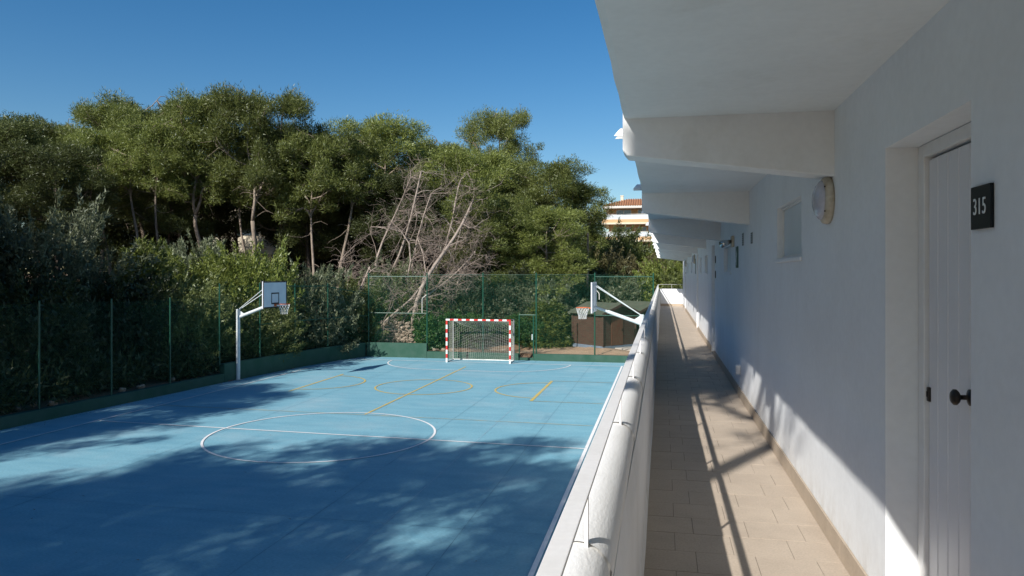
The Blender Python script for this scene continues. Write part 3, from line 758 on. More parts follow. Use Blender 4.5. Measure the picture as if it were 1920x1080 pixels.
def text_obj(s, size, loc, rot, m, parent, name='lettering', sx=1.0):
    c = bpy.data.curves.new(name, 'FONT'); c.body = s; c.size = size; c.align_x = 'CENTER'; c.align_y = 'CENTER'; c.extrude = 0.0008; c.space_character = 1.08
    c.materials.append(m)
    q = bpy.data.objects.new(name, c); COL.objects.link(q); bpy.context.view_layer.update()
    me = bpy.data.meshes.new_from_object(q.evaluated_get(bpy.context.evaluated_depsgraph_get())); bpy.data.objects.remove(q)
    o = bpy.data.objects.new(name, me); COL.objects.link(o); o.rotation_euler = rot; o.location = loc; o.scale = (sx, 1, 1)
    attach(o, parent); return o
ROT = (R(90), 0, R(-90))
ns = empty('number_sign', (WX, 2.443, 4.45), 'dark slate door sign with white number 315 right of the nearest door', 'sign')
b = MB(); b.box(WX - 0.012, WX - 0.001, 2.374, 2.511, 4.385, 4.516); b.build('plate', M['sign'], ns, bevel=0.0015)
text_obj('315', 0.071, (WX - 0.0135, 2.4435, 4.451), ROT, M['letter'], ns, sx=0.84)

ex = empty('exit_sign', (WX, 9.85, 4.46), 'dark green square safety sign on the wall under a small spotlight', 'sign')
b = MB(); b.box(WX - 0.008, WX - 0.001, 9.71, 9.99, 4.325, 4.60); b.build('plate', M['exit_green'], ex)
b = MB()
X = WX - 0.0095
b.box(X, X + 0.001, 9.88, 9.91, 4.36, 4.48)
for pts in ([(9.80, 4.50), (9.88, 4.56), (9.88, 4.44)], [(9.93, 4.40), (9.97, 4.40), (9.95, 4.54)]): b.add([(X, y, z) for y, z in pts], [(0, 1, 2)])
b.build('pictogram', M['letter'], ex)
sl = empty('spotlight', (WX, 10.35, 4.68), 'small chrome spotlight on a tan bracket above the green sign', 'lamp')
b = MB(); b.box(WX - 0.035, WX - 0.001, 10.24, 10.44, 4.61, 4.76); b.build('bracket', M['lamp_body'], sl, bevel=0.005)
b = MB(); b.tube([(WX - 0.036, 10.30, 4.69), (WX - 0.12, 10.22, 4.66), (WX - 0.17, 10.18, 4.645)], [0.02, 0.045, 0.05], 14); b.build('head', mat('chrome', (0.6, 0.6, 0.6), 0.15, metal=1.0), sl, smooth=True)
for y0, z0, w, h, lab in ((8.27, 4.635, 0.15, 0.12, 'nearest small slotted vent grille on the gallery wall beyond the first window'), (9.15, 4.66, 0.16, 0.15, 'small slotted vent grille left of the green sign')):
    v = empty('vent_grille', (WX, y0, z0), lab, 'vent', 'vent grilles on the gallery wall')
    b = MB(); b.box(WX - 0.006, WX - 0.001, y0 - w / 2, y0 + w / 2, z0 - h / 2, z0 + h / 2); b.build('plate', M['vent'], v)
    b = MB()
    for k in range(6): b.box(WX - 0.0075, WX - 0.0062, y0 - w / 2 + 0.015, y0 + w / 2 - 0.015, z0 - h / 2 + h * (k + 0.3) / 6, z0 - h / 2 + h * (k + 0.62) / 6)
    b.build('slot', M['gap'], v)
eb = empty('socket_box', (WX, 9.5, 3.05), 'small white electrical box low on the wall in a sunlit patch', 'electrical box')
b = MB(); b.box(WX - 0.05, WX - 0.001, 9.44, 9.56, 3.00, 3.11); b.build('case', M['frame'], eb, bevel=0.006)
b = MB(); b.box(WX - 0.056, WX - 0.051, 9.45, 9.55, 3.01, 3.10); b.build('lid', M['frame'], eb, bevel=0.002)
for y0, z0, z1, lab in ((13.75, 4.44, 4.57, 'small dark number plate at the second door, upper of two'), (13.75, 4.17, 4.30, 'small dark notice plate at the second door, lower of two'), (21.95, 4.24, 4.68, 'tall olive notice plate under the far round lamp'), (30.9, 4.24, 4.31, 'tiny black plate near the end of the gallery')):
    s = empty('door_sign', (WX, y0, (z0 + z1) / 2), lab, 'sign')
    b = MB(); b.box(WX - 0.012, WX - 0.001, y0 - 0.06, y0 + 0.06, z0, z1); b.build('plate', M['sign'] if 'olive' not in lab else mat('olive_plate', (0.09, 0.10, 0.045), 0.6), s, bevel=0.002)

# ------------------------------------------------------------------ brown cabins
def cabin(loc, rz, W, D, H, rise, label, with_door):
    c = empty('wooden_cabin', loc, label, 'cabin', 'brown wooden cabins beyond the fence', rz=rz)
    def child(b, name, m, bevel=0.0):
        o = b.build(name, m); o.parent = c
        if bevel: bv = o.modifiers.new('edge', 'BEVEL'); bv.width = bevel; bv.segments = 1
        return o
    b = MB(); b.box(-0.02, W + 0.02, -0.02, D + 0.02, -0.25, 0.0); child(b, 'plinth', M['plinth'], 0.01)
    b = MB(); b.box(0.03, W - 0.03, 0.03, D - 0.03, 0.0, H); b.add([(0.03, 0.03, H), (0.03, D - 0.03, H), (0.03, D / 2, H + rise - 0.04), (W - 0.03, 0.03, H), (W - 0.03, D - 0.03, H), (W - 0.03, D / 2, H + rise - 0.04)], [(0, 1, 2), (5, 4, 3)]); child(b, 'core', M['plank'])
    n = 13; ph = H / n
    b = MB(); b.box(0.001, W - 0.001, 0.0, 0.028, 0.006, ph - 0.002); ma = b.mesh('plank', M['plank'])
    b = MB(); b.box(W - 0.028, W, 0.03, D - 0.001, 0.006, ph - 0.002); mb = b.mesh('plank', M['plank'])
    for k in range(n):
        for me in (ma, mb):
            o = bpy.data.objects.new('plank', me); COL.objects.link(o); o.parent = c; o.location = (0, rr.uniform(-.002, .002), k * ph)
    for k in range(5):                                        # gable planks
        z0 = H + k * rise / 5; hw = (D / 2) * (1 - (k + 0.9) * 0.2)
        if hw > 0.05:
            b = MB(); b.box(W - 0.026, W, D / 2 - hw, D / 2 + hw, z0 + 0.003, z0 + rise / 5 - 0.003); child(b, 'plank', M['plank'])
    for x, y in ((0, 0), (W, 0), (W, D), (0, D)):
        b = MB(); b.box(x - 0.045, x + 0.045, y - 0.045, y + 0.045, 0.0, H); child(b, 'corner_post', M['plank'], 0.006)
    for sgn in (0, 1):
        b = MB(); th = 0.05; ov = 0.22; sl = rise / (D / 2)
        y0 = -ov if sgn == 0 else D + ov; z0 = H - ov * sl + 0.03
        P = [(-0.18, y0, z0), (W + 0.20, y0, z0), (W + 0.20, D / 2, H + rise + 0.03), (-0.18, D / 2, H + rise + 0.03)]
        Q = [(x, y, z + th) for x, y, z in P]
        b.add(P + Q, [(0, 1, 2, 3), (7, 6, 5, 4), (0, 4, 5, 1), (1, 5, 6, 2), (2, 6, 7, 3), (3, 7, 4, 0)]); child(b, 'roof', M['felt'])
        b = MB(); b.bar((W + 0.21, y0, z0 + 0.0), (W + 0.21, D / 2, H + rise), 0.025, 0.13); child(b, 'barge_board', M['plank'])
    if with_door:
        b = MB(); b.box(W + 0.002, W + 0.03, D * 0.24, D * 0.24 + 0.85, 0.02, 1.62); d = child(b, 'door', M['door_wood'])
        b = MB(); b.box(W + 0.031, W + 0.06, D * 0.24 + 0.74, D * 0.24 + 0.78, 0.75, 0.87); h = b.build('handle', M['knob']); h.parent = d
    return c
cabin((-4.72, 39.1, 0.52), math.atan2(-1.62, 1.80), 2.35, 2.35, 1.68, 0.44, 'brown wooden garden cabin with green felt roof behind the far fence, the nearer of two', True)
cabin((-3.0, 41.2, 0.50), math.atan2(-1.62, 1.80), 2.35, 2.35, 1.70, 0.44, 'brown wooden cabin with pale felt roof, behind the nearer cabin beside the parapet', False)
b = MB()
pts = [(-2.55, 38.2), (-1.1, 37.4), (0.4, 37.6), (0.6, 40.0), (-1.2, 40.7)]
b.add([(x, y, 0.30) for x, y in pts] + [(x, y, 0.41) for x, y in pts], [(5, 6, 7, 8, 9)] + [(k, (k + 1) % 5, (k + 1) % 5 + 5, k + 5) for k in range(5)])
tag(b.build('paved_pad', M['concrete'], bevel=0.01), 'pale concrete pad in front of the brown cabin door', kind='structure')

# ------------------------------------------------------------------ dry-stone walls
def stone_meshes(k=6):
    out = []
    for s in range(k):
        g = np.random.default_rng(100 + s); b = MB()
        vs = []; 
        for z in (-1, 0, 1):
            m = 6; rr0 = 0.72 if z else 1.0
            for i in range(m):
                w = 2 * math.pi * (i + (0.5 if z == 0 else 0)) / m
                q = rr0 * (1 + g.normal(0, 0.13))
                vs.append((q * math.cos(w), q * math.sin(w), z * 0.75 + g.normal(0, 0.08)))
        fs = []
        for l in (0, 1):
            for i in range(6):
                fs.append((l * 6 + i, l * 6 + (i + 1) % 6, (l + 1) * 6 + (i + 1) % 6, (l + 1) * 6 + i))
        fs += [tuple(range(5, -1, -1)), tuple(range(12, 18))]
        b.add(vs, fs); out.append(b.mesh('stone', M['stone']))
    return out
STONES = stone_meshes()
def stone_wall(cx, cy, ang, L, H, label, n_rows, s0, seed):
    fr = 0.0
    g = random.Random(seed); z0 = gz1(cx, cy) - 0.05
    w = empty('stone_wall', (cx, cy, z0), label, 'stone wall', 'dry-stone walls behind the fence')
    b = MB(); ca, sa = math.cos(ang), math.sin(ang)
    b.box(cx - L / 2 + 0.08, cx + L / 2 - 0.08, cy + 0.14, cy + 0.5, z0, z0 + H - 0.12, rot=((cx, cy), ang)); b.build('core', M['stone'], w)
    for k in range(n_rows):
        z = z0 + (k + 0.5) * H / n_rows; x = -L / 2 + g.uniform(-.08, .05)
        while x < L / 2:
            sw = s0 * g.uniform(0.5, 1.6); y = 0.1 + g.uniform(-0.05, 0.06); xx = x + sw / 2
            o = inst('stone', g.choice(STONES), None, (cx + xx * ca - y * sa, cy + xx * sa + y * ca, z + g.uniform(-.07, .07)), (0, 0, 0), (sw * 0.52, 0.15, H / n_rows * g.uniform(0.45, 0.75)))
            o.rotation_euler = (g.uniform(-.35, .35), g.uniform(-.5, .5), ang + g.choice((0, math.pi)))
            attach(o, w); x += sw
    return w
stone_wall(-13.75, 36.6, 0.05, 1.75, 1.55, 'reddish dry-stone wall stump behind the fence left of the goal', 8, 0.21, 4)
stone_wall(-5.15, 41.3, -0.25, 1.5, 1.55, 'pale dry-stone wall between the round bush and the cabin', 8, 0.20, 8)
g_ = random.Random(21)
for i in range(8, 26):                                         # loose stones lying by the walls
    if i < 16: t = g_.uniform(17, 25.5); u = float(left_u(t)) - g_.uniform(0.35, 1.1)
    else: t = g_.uniform(35.6, 36.5); u = g_.uniform(-11.5, -10.2) if i < 22 else g_.uniform(-8, -7.2)
    s = g_.uniform(0.06, 0.12)
    o = inst('loose_stone', STONES[i % 6], None, (u, t, gz1(u, t) + s * 0.4 + 0.05), (g_.uniform(-.3, .3), g_.uniform(-.3, .3), g_.uniform(0, 6)), (s * 1.4, s, s * 0.8))
    tag(o, 'loose pale stone lying on the shaded soil behind the left court wall' if i < 16 else 'loose stone on the soil just behind the low green wall by the goal', 'stone', 'loose stones behind the left wall' if i < 16 else 'loose stones by the goal')

# ------------------------------------------------------------------ far yellow apartment house
def far_block():
    X0, Y0, Z0 = -9.2, 127.0, 2.0
    h = empty('apartment_house', (X0, Y0, Z0), 'far peach apartment house with orange tiled roof and glazed terraces', 'building')
    b = MB(); b.box(X0, 10, Y0 + 2.0, Y0 + 14, Z0, 15.5); b.build('wall', M['peach'], h)
    for k, z in enumerate((15.52, 12.75, 9.75, 6.7)):
        b = MB()
        if k == 0: b.box(X0 - 1.0, 11, Y0 - 0.3, Y0 + 15, z, z + 0.46)
        else: b.box(X0 - 1.2, 11, Y0 - 0.2, Y0 + 14.2, z, z + 0.28); b.box(X0 - 1.1, 11, Y0 - 0.1, Y0 + 0.05, z + 0.281, z + 0.85, 1)
        b.build('terrace_slab' if k else 'eaves', [M['trim'] if k == 0 else M['cream'], M['peach']], h)
        if k:
            b = MB(); b.box(X0 - 1.05, 11, Y0 - 0.02, Y0 + 0.0, z + 0.852, z + 1.62); p = b.build('balustrade', M['clear'], h)
            b = MB()
            for q in range(12): b.box(X0 - 1.05 + q * 1.7, X0 - 0.98 + q * 1.7, Y0 - 0.06, Y0 - 0.021, z + 0.852, z + 1.68)
            b.box(X0 - 1.05, 11, Y0 - 0.06, Y0 - 0.021, z + 1.681, z + 1.74); b.build('post_rail', M['trim'], p)
            for q, (wx, ww) in enumerate(((-7.9, 2.6), (-4.2, 1.5), (-2.0, 2.6), (1.6, 2.6), (5.5, 2.6))):
                b = MB(); zz = z + 0.35
                b.box(wx, wx + ww, Y0 + 1.90, Y0 + 1.99, zz, zz + 0.06); b.box(wx, wx + ww, Y0 + 1.90, Y0 + 1.99, zz + 2.24, zz + 2.3)
                for e in (0, ww / 2 - 0.04, ww - 0.08): b.box(wx + e, wx + e + 0.08, Y0 + 1.90, Y0 + 1.99, zz + 0.061, zz + 2.239)
                f = b.build('window', M['trim'], h)
                b = MB(); b.box(wx + 0.08, wx + ww - 0.08, Y0 + 1.95, Y0 + 1.97, zz + 0.061, zz + 2.239); b.build('pane', M['glass'], f)
    b = MB(); e0, e1 = (X0 - 1.1, Y0 - 0.4), (11.2, Y0 + 15.2); zr = 15.99; zt = 17.35
    A = [(e0[0], e0[1], zr), (e1[0], e0[1], zr), (e1[0], e1[1], zr), (e0[0], e1[1], zr), (e0[0] + 4.3, Y0 + 3.6, zt), (e1[0] - 3, Y0 + 3.6, zt), (e1[0] - 3, Y0 + 11, zt), (e0[0] + 4.3, Y0 + 11, zt)]
    b.add(A, [(0, 1, 5, 4), (1, 2, 6, 5), (2, 3, 7, 6), (3, 0, 4, 7), (4, 5, 6, 7), (3, 2, 1, 0)]); rf = b.build('roof', M['terracotta'], h)
    b = MB()
    for q in range(52):
        x = e0[0] + 0.1 + q * 0.40; k = min(1, (x - e0[0]) / 4.3); 
        yt = e0[1] + (Y0 + 3.6 - e0[1]) * k; zt2 = zr + (zt - zr) * k
        if k > 0.03: b.tube([(x, e0[1] - 0.05, zr + 0.03), (x, yt, zt2 + 0.03)], 0.13, 6)
    o = b.build('roof_tile', M['terracotta'], rf); o['kind'] = 'stuff'
    b = MB(); b.box(-7.2, -6.75, Y0 + 3.0, Y0 + 3.6, 16.4, 17.9); b.box(-7.26, -6.69, Y0 + 2.94, Y0 + 3.66, 17.901, 18.02); b.build('chimney', M['cream'], rf)
far_block()

def villa():
    X0, X1, Y0 = -42.0, -33.2, 60.0; zb = 3.0
    h = empty('villa', ((X0 + X1) / 2, Y0, zb), 'cream villa with dark shuttered window half hidden behind the pine trunks', 'house')
    b = MB(); b.box(X0, X1, Y0, Y0 + 8, zb, 10.6); b.build('wall', M['cream'], h)
    b = MB()
    A = [(X0 - .5, Y0 - .5, 10.62), (X1 + .5, Y0 - .5, 10.62), (X1 + .5, Y0 + 8.5, 10.62), (X0 - .5, Y0 + 8.5, 10.62), (X0 + 3, Y0 + 4, 12.5), (X1 - 3, Y0 + 4, 12.5)]
    b.add(A, [(0, 1, 5, 4), (1, 2, 5), (2, 3, 4, 5), (3, 0, 4), (3, 2, 1, 0)]); b.build('roof', M['terracotta'], h)
    for x in (-41.0, -37.4, -34.9):
        for z in (4.6, 7.7):
            b = MB(); b.box(x, x + 1.1, Y0 - 0.04, Y0 - 0.002, z, z + 1.4); w = b.build('window', M['glass'], h)
            for e in (-0.5, 1.11):
                b = MB(); b.box(x + e, x + e + 0.48, Y0 - 0.08, Y0 - 0.003, z, z + 1.4); b.build('shutter', M['shutter'], w)
villa()

# ------------------------------------------------------------------ vegetation builders
class Tree:
    """tube skeleton + leaf soup, both local to the foot of the plant"""
    def __init__(s, seed): s.g = np.random.default_rng(seed); s.w = MB(); s.P = []; s.D = []; s.L = []; s.W = []
    def leaves(s, P, D, L, W): s.P.append(P); s.D.append(D); s.L.append(L); s.W.append(W)
    def puff(s, c, r, flat, n, L, W, up=0.35, shell=0.45):
        g = s.g
        d = g.normal(size=(n, 3)); d /= np.linalg.norm(d, axis=1)[:, None]
        d[:, 2] = np.where(d[:, 2] < -0.5, d[:, 2] * 0.75, d[:, 2])
        rad = r * (shell + (1.05 - shell) * g.random(n) ** 0.6) * np.where(g.random(n) < 0.16, 1.0 + 0.40 * g.random(n), 1.0)
        lump = 1 + 0.22 * np.sin(d[:, 0] * 4.1 + c[0]) * np.sin(d[:, 1] * 3.7 + c[1] * 2) + 0.12 * np.sin(d[:, 2] * 7 + c[2])
        P = np.array(c) + d * (rad * lump)[:, None] * np.array([1, 1, flat])
        D = d * 0.8 + g.normal(size=(n, 3)) * 0.55 + np.array([0, 0, up]); D /= np.linalg.norm(D, axis=1)[:, None]
        s.leaves(P, D, L * (0.6 + 0.8 * g.random(n)), W * (0.7 + 0.6 * g.random(n)))
    def leaf_mesh(s, name, m):
        P = np.concatenate(s.P); D = np.concatenate(s.D); L = np.concatenate(s.L); W = np.concatenate(s.W); n = len(P)
        q = s.g.normal(size=(n, 3)); S = np.cross(D, q); S /= (np.linalg.norm(S, axis=1)[:, None] + 1e-9)
        V = np.empty((n, 3, 3)); V[:, 0] = P - S * W[:, None] / 2; V[:, 1] = P + S * W[:, None] / 2; V[:, 2] = P + D * L[:, None]
        me = bpy.data.meshes.new(name)
        me.vertices.add(3 * n); me.loops.add(3 * n); me.polygons.add(n)
        me.vertices.foreach_set('co', V.reshape(-1)); me.loops.foreach_set('vertex_index', np.arange(3 * n, dtype=np.int32))
        me.polygons.foreach_set('loop_start', np.arange(0, 3 * n, 3, dtype=np.int32))
        me.materials.append(m); me.update(calc_edges=True); return me
    def limb(s, a, b_, r0, r1, bend=0.25, n=6, sides=6):
        a = np.array(a, float); b_ = np.array(b_, float); L = np.linalg.norm(b_ - a)
        off = s.g.normal(size=3) * bend * L * 0.35; o2 = s.g.normal(size=3) * bend * L * 0.12
        pts = []
        for k in range(n):
            q = k / (n - 1); pts.append(tuple(a + (b_ - a) * q + off * math.sin(math.pi * q) + o2 * math.sin(2 * math.pi * q)))
        s.w.tube(pts, [r0 + (r1 - r0) * k / (n - 1) for k in range(n)], sides, cap=False); return pts

def pine(seed, H=13.0, Rr=3.2, lo=0.5, lean=(0.0, 0.0), fork=False, limbs=15, mt='pine', dens=1.0, r0=0.17, fill=34):
    T = Tree(seed); g = T.g
    def trunk(base, top, r_a, r_b):
        pts = []; ph = g.random(4) * 6
        for k in range(10):
            q = k / 9
            pts.append((base[0] + (top[0] - base[0]) * q + 0.55 * math.sin(q * 4.5 + ph[0]) * q * (1 - q) * 3, base[1] + (top[1] - base[1]) * q + 0.45 * math.sin(q * 5 + ph[1]) * q * (1 - q) * 3, base[2] + (top[2] - base[2]) * q))
        T.w.tube(pts, [r_a + (r_b - r_a) * (k / 9) ** 0.8 for k in range(10)], 8); return pts
    stems = []
    if fork:
        fz = H * 0.40
        mid = (lean[0] * 0.45, lean[1] * 0.45, fz)
        trunk((0, 0, -0.4), mid, r0, r0 * 0.72)
        for sgn in (-1, 1):
            a = g.random() * 0.6
            top = (lean[0] + sgn * Rr * 0.36 * math.cos(a), lean[1] + sgn * Rr * 0.3 * math.sin(a), H * (0.93 if sgn > 0 else 0.84)); stems.append(trunk(mid, top, r0 * 0.62, 0.035))
    else: stems.append(trunk((0, 0, -0.4), (lean[0], lean[1], H * 0.90), r0, 0.035))
    ga = g.random() * 6
    for si, st in enumerate(stems):
        nl = limbs if len(stems) == 1 else int(limbs * 0.62)
        for k in range(nl):
            q = lo + (0.985 - lo) * (k + g.random() * 0.7) / nl
            z = H * q
            zz = [p[2] for p in st]; x = np.interp(z, zz, [p[0] for p in st]); y = np.interp(z, zz, [p[1] for p in st])
            u = (q - lo) / (1 - lo); prof = math.sqrt(max(0.04, 1 - ((u - 0.42) / 0.66) ** 2))
            ga += 2.4 + g.normal() * 0.3
            ln = Rr * prof * (0.55 + 0.45 * g.random()) * (1 if len(stems) == 1 else 0.8)
            e = (x + ln * math.cos(ga), y + ln * math.sin(ga), z + ln * (0.15 + 0.65 * g.random()))
            P = T.limb((x, y, z - 0.2), e, 0.055 * (1.25 - u * 0.7), 0.014, 0.4)
            spots = [(P[-1], 0.80), (P[3], 0.62)] + ([(P[4], 0.70)] if ln > 1.2 else []) + [(np.array(P[-1]) + np.clip(g.normal(size=3), -1.3, 1.3) * np.array([0.70, 0.70, 0.70]), 0.58) for _ in range(3)]
            for (c, f) in spots:
                c = np.array(c) + np.clip(g.normal(size=3), -1.5, 1.5) * 0.25; c[2] = min(c[2], H * 0.95)
                r = f * (0.62 + 0.62 * g.random()) * Rr / 3.2
                n = int(860 * dens * r * r) + 60
                T.puff(c, r, 0.80 + 0.45 * g.random(), n, 0.20, 0.046, shell=0.22)
                T.limb(P[2], tuple(c), 0.026, 0.009, 0.3, 4, 4)
            if u < 0.6:                                        # bare dead twigs low in the crown
                for _ in range(5):
                    a = np.array(P[1 + int(g.random() * 3)]); T.limb(a, a + np.array([g.normal() * 0.8, g.normal() * 0.8, -0.1 + g.normal() * 0.5]), 0.016, 0.005, 0.4, 4, 3)
        for _ in range(fill if len(stems) == 1 else int(fill * 0.56)):              # fill the crown so that it reads as one rounded mass
            u = 0.12 + 0.8 * g.random(); z = H * (lo + (0.97 - lo) * u); a = g.random() * 6.28; zz = [p[2] for p in st]
            rr_ = Rr * 0.72 * math.sqrt(max(0.04, 1 - ((u - 0.42) / 0.66) ** 2)) * g.random() ** 0.5
            r = (0.34 + 0.40 * g.random()) * Rr / 3.2
            T.puff((np.interp(z, zz, [p[0] for p in st]) + rr_ * math.cos(a), np.interp(z, zz, [p[1] for p in st]) + rr_ * math.sin(a), z), r, 0.9 + 0.5 * g.random(), int(820 * dens * r * r) + 40, 0.20, 0.046, shell=0.2)
        top = st[-1]
        for _ in range(7): T.puff(np.array(top) + np.clip(g.normal(size=3), -1.4, 1.4) * np.array([0.8, 0.8, 0.28]) * Rr / 3.2, (0.5 + 0.45 * g.random()) * Rr / 3.2, 0.9, int(400 * dens), 0.20, 0.046, up=0.6, shell=0.25)
    for _ in range(7):                                         # dead snags on the bare trunk
        q = 0.15 + (lo - 0.12) * g.random(); st = stems[0]; zz = [p[2] for p in st]; z = H * q
        if z > zz[0]:
            x = np.interp(z, zz, [p[0] for p in st]); y = np.interp(z, zz, [p[1] for p in st]); a = g.random() * 6.28; l = 0.5 + 1.4 * g.random()
            T.limb((x, y, z), (x + l * math.cos(a), y + l * math.sin(a), z + l * g.normal() * 0.35), 0.022, 0.005, 0.5, 5, 4)
    return T.w.mesh('trunk', M['bark'] if mt == 'pine' else M['darkbark'], smooth=True), T.leaf_mesh('crown', M[mt])

def shrub(seed, H=3.0, Rr=1.8, m='shrub', shoots=150, per=75, L=0.13, W=0.045, sl=0.9, upright=0.6, fill=4500, conic=False):
    T = Tree(seed); g = T.g
    nb = 9
    for k in range(nb):
        a = g.random() * 6.28; e = (Rr * 0.6 * math.cos(a) * g.random(), Rr * 0.6 * math.sin(a) * g.random(), H * (0.55 + 0.3 * g.random()))
        T.limb((0.12 * math.cos(a), 0.12 * math.sin(a), -0.1), e, 0.035, 0.008, 0.3, 6, 5)
    def shape(z): 
        q = z / H
        return Rr * ((1 - q) ** 0.75 * 1.05 if conic else math.sqrt(max(0.02, 1 - ((q - 0.36) / 0.68) ** 2)))
    cl = [(g.normal(size=3)) for _ in range(26)]
    P = []; D = []
    for k in range(shoots):
        z = H * (0.04 + 0.88 * g.random() ** 0.9); a = g.random() * 6.28; rr_ = shape(z) * (0.45 + 0.6 * g.random() ** 0.5) * (1 + 0.18 * math.sin(3 * a + seed) + 0.14 * math.sin(5 * a + z * 2))
        c = np.array([rr_ * math.cos(a), rr_ * math.sin(a), z])
        d = np.array([math.cos(a), math.sin(a), upright * (0.6 + g.random()) * (0.4 + z / H)]) + g.normal(size=3) * 0.25; d /= np.linalg.norm(d)
        l = sl * (0.45 + 0.75 * g.random())
        q = g.random(per)
        p = c + d * (q * l)[:, None] + g.normal(size=(per, 3)) * (0.11 * (1.15 - q))[:, None]
        dd = d * 0.9 + g.normal(size=(per, 3)) * 0.6; dd /= np.linalg.norm(dd, axis=1)[:, None]
        P.append(p); D.append(dd)
    P = np.concatenate(P); D = np.concatenate(D); n = len(P)
    T.leaves(P, D, L * (0.6 + 0.8 * g.random(n)), W * (0.7 + 0.6 * g.random(n)))
    z = H * 0.86 * g.random(fill); a = g.random(fill) * 6.28
    rr_ = np.array([shape(v) for v in z]) * (0.35 + 0.55 * g.random(fill) ** 0.5)
    Pf = np.stack([rr_ * np.cos(a), rr_ * np.sin(a), z], -1); Df = g.normal(size=(fill, 3)); Df /= np.linalg.norm(Df, axis=1)[:, None]
    T.leaves(Pf, Df, np.full(fill, L * 1.5), np.full(fill, W * 2.0))
    return T.w.mesh('stem', M['darkbark'], smooth=True), T.leaf_mesh('foliage', M[m])

def plant(kind, protos, loc, rz, sc, label, cat, group, parts=('trunk', 'crown')):
    r = empty(kind, loc, label, cat, group, rz=rz)
    for nm, me in zip(parts, protos):
        o = bpy.data.objects.new(nm, me); COL.objects.link(o); o.parent = r; o.scale = sc
    return r

PV = {
    'a': pine(11, lo=0.42), 'b': pine(12, lo=0.38, lean=(0.9, 0.2), limbs=17), 'c': pine(13, lo=0.46, fork=True, lean=(1.0, 0.0), limbs=17),
    'd': pine(14, lo=0.40, Rr=3.0, limbs=19), 'e': pine(15, lo=0.49, fork=True, lean=(1.9, -0.2), limbs=16, r0=0.19),
    'low': pine(16, lo=0.16, Rr=3.3, limbs=26), 'low2': pine(17, lo=0.22, Rr=2.9, limbs=22, lean=(0.5, 0)),
    'open': pine(23, lo=0.46, limbs=12, fill=2, dens=0.75), 'open2': pine(24, lo=0.40, limbs=12, fill=1, dens=0.7, fork=True),
    'bare': pine(21, lo=0.58, Rr=2.4, limbs=13, lean=(0.8, 0)), 'bare2': pine(22, lo=0.55, Rr=2.4, limbs=13, lean=(-0.5, 0.3), r0=0.14),
    'tall': pine(20, lo=0.64, Rr=3.3, limbs=20),
    'dark': pine(18, lo=0.36, Rr=3.4, limbs=20, mt='pine_dark'), 'dark2': pine(19, lo=0.30, Rr=3.2, limbs=20, mt='pine_dark', lean=(0.4, 0)),
}
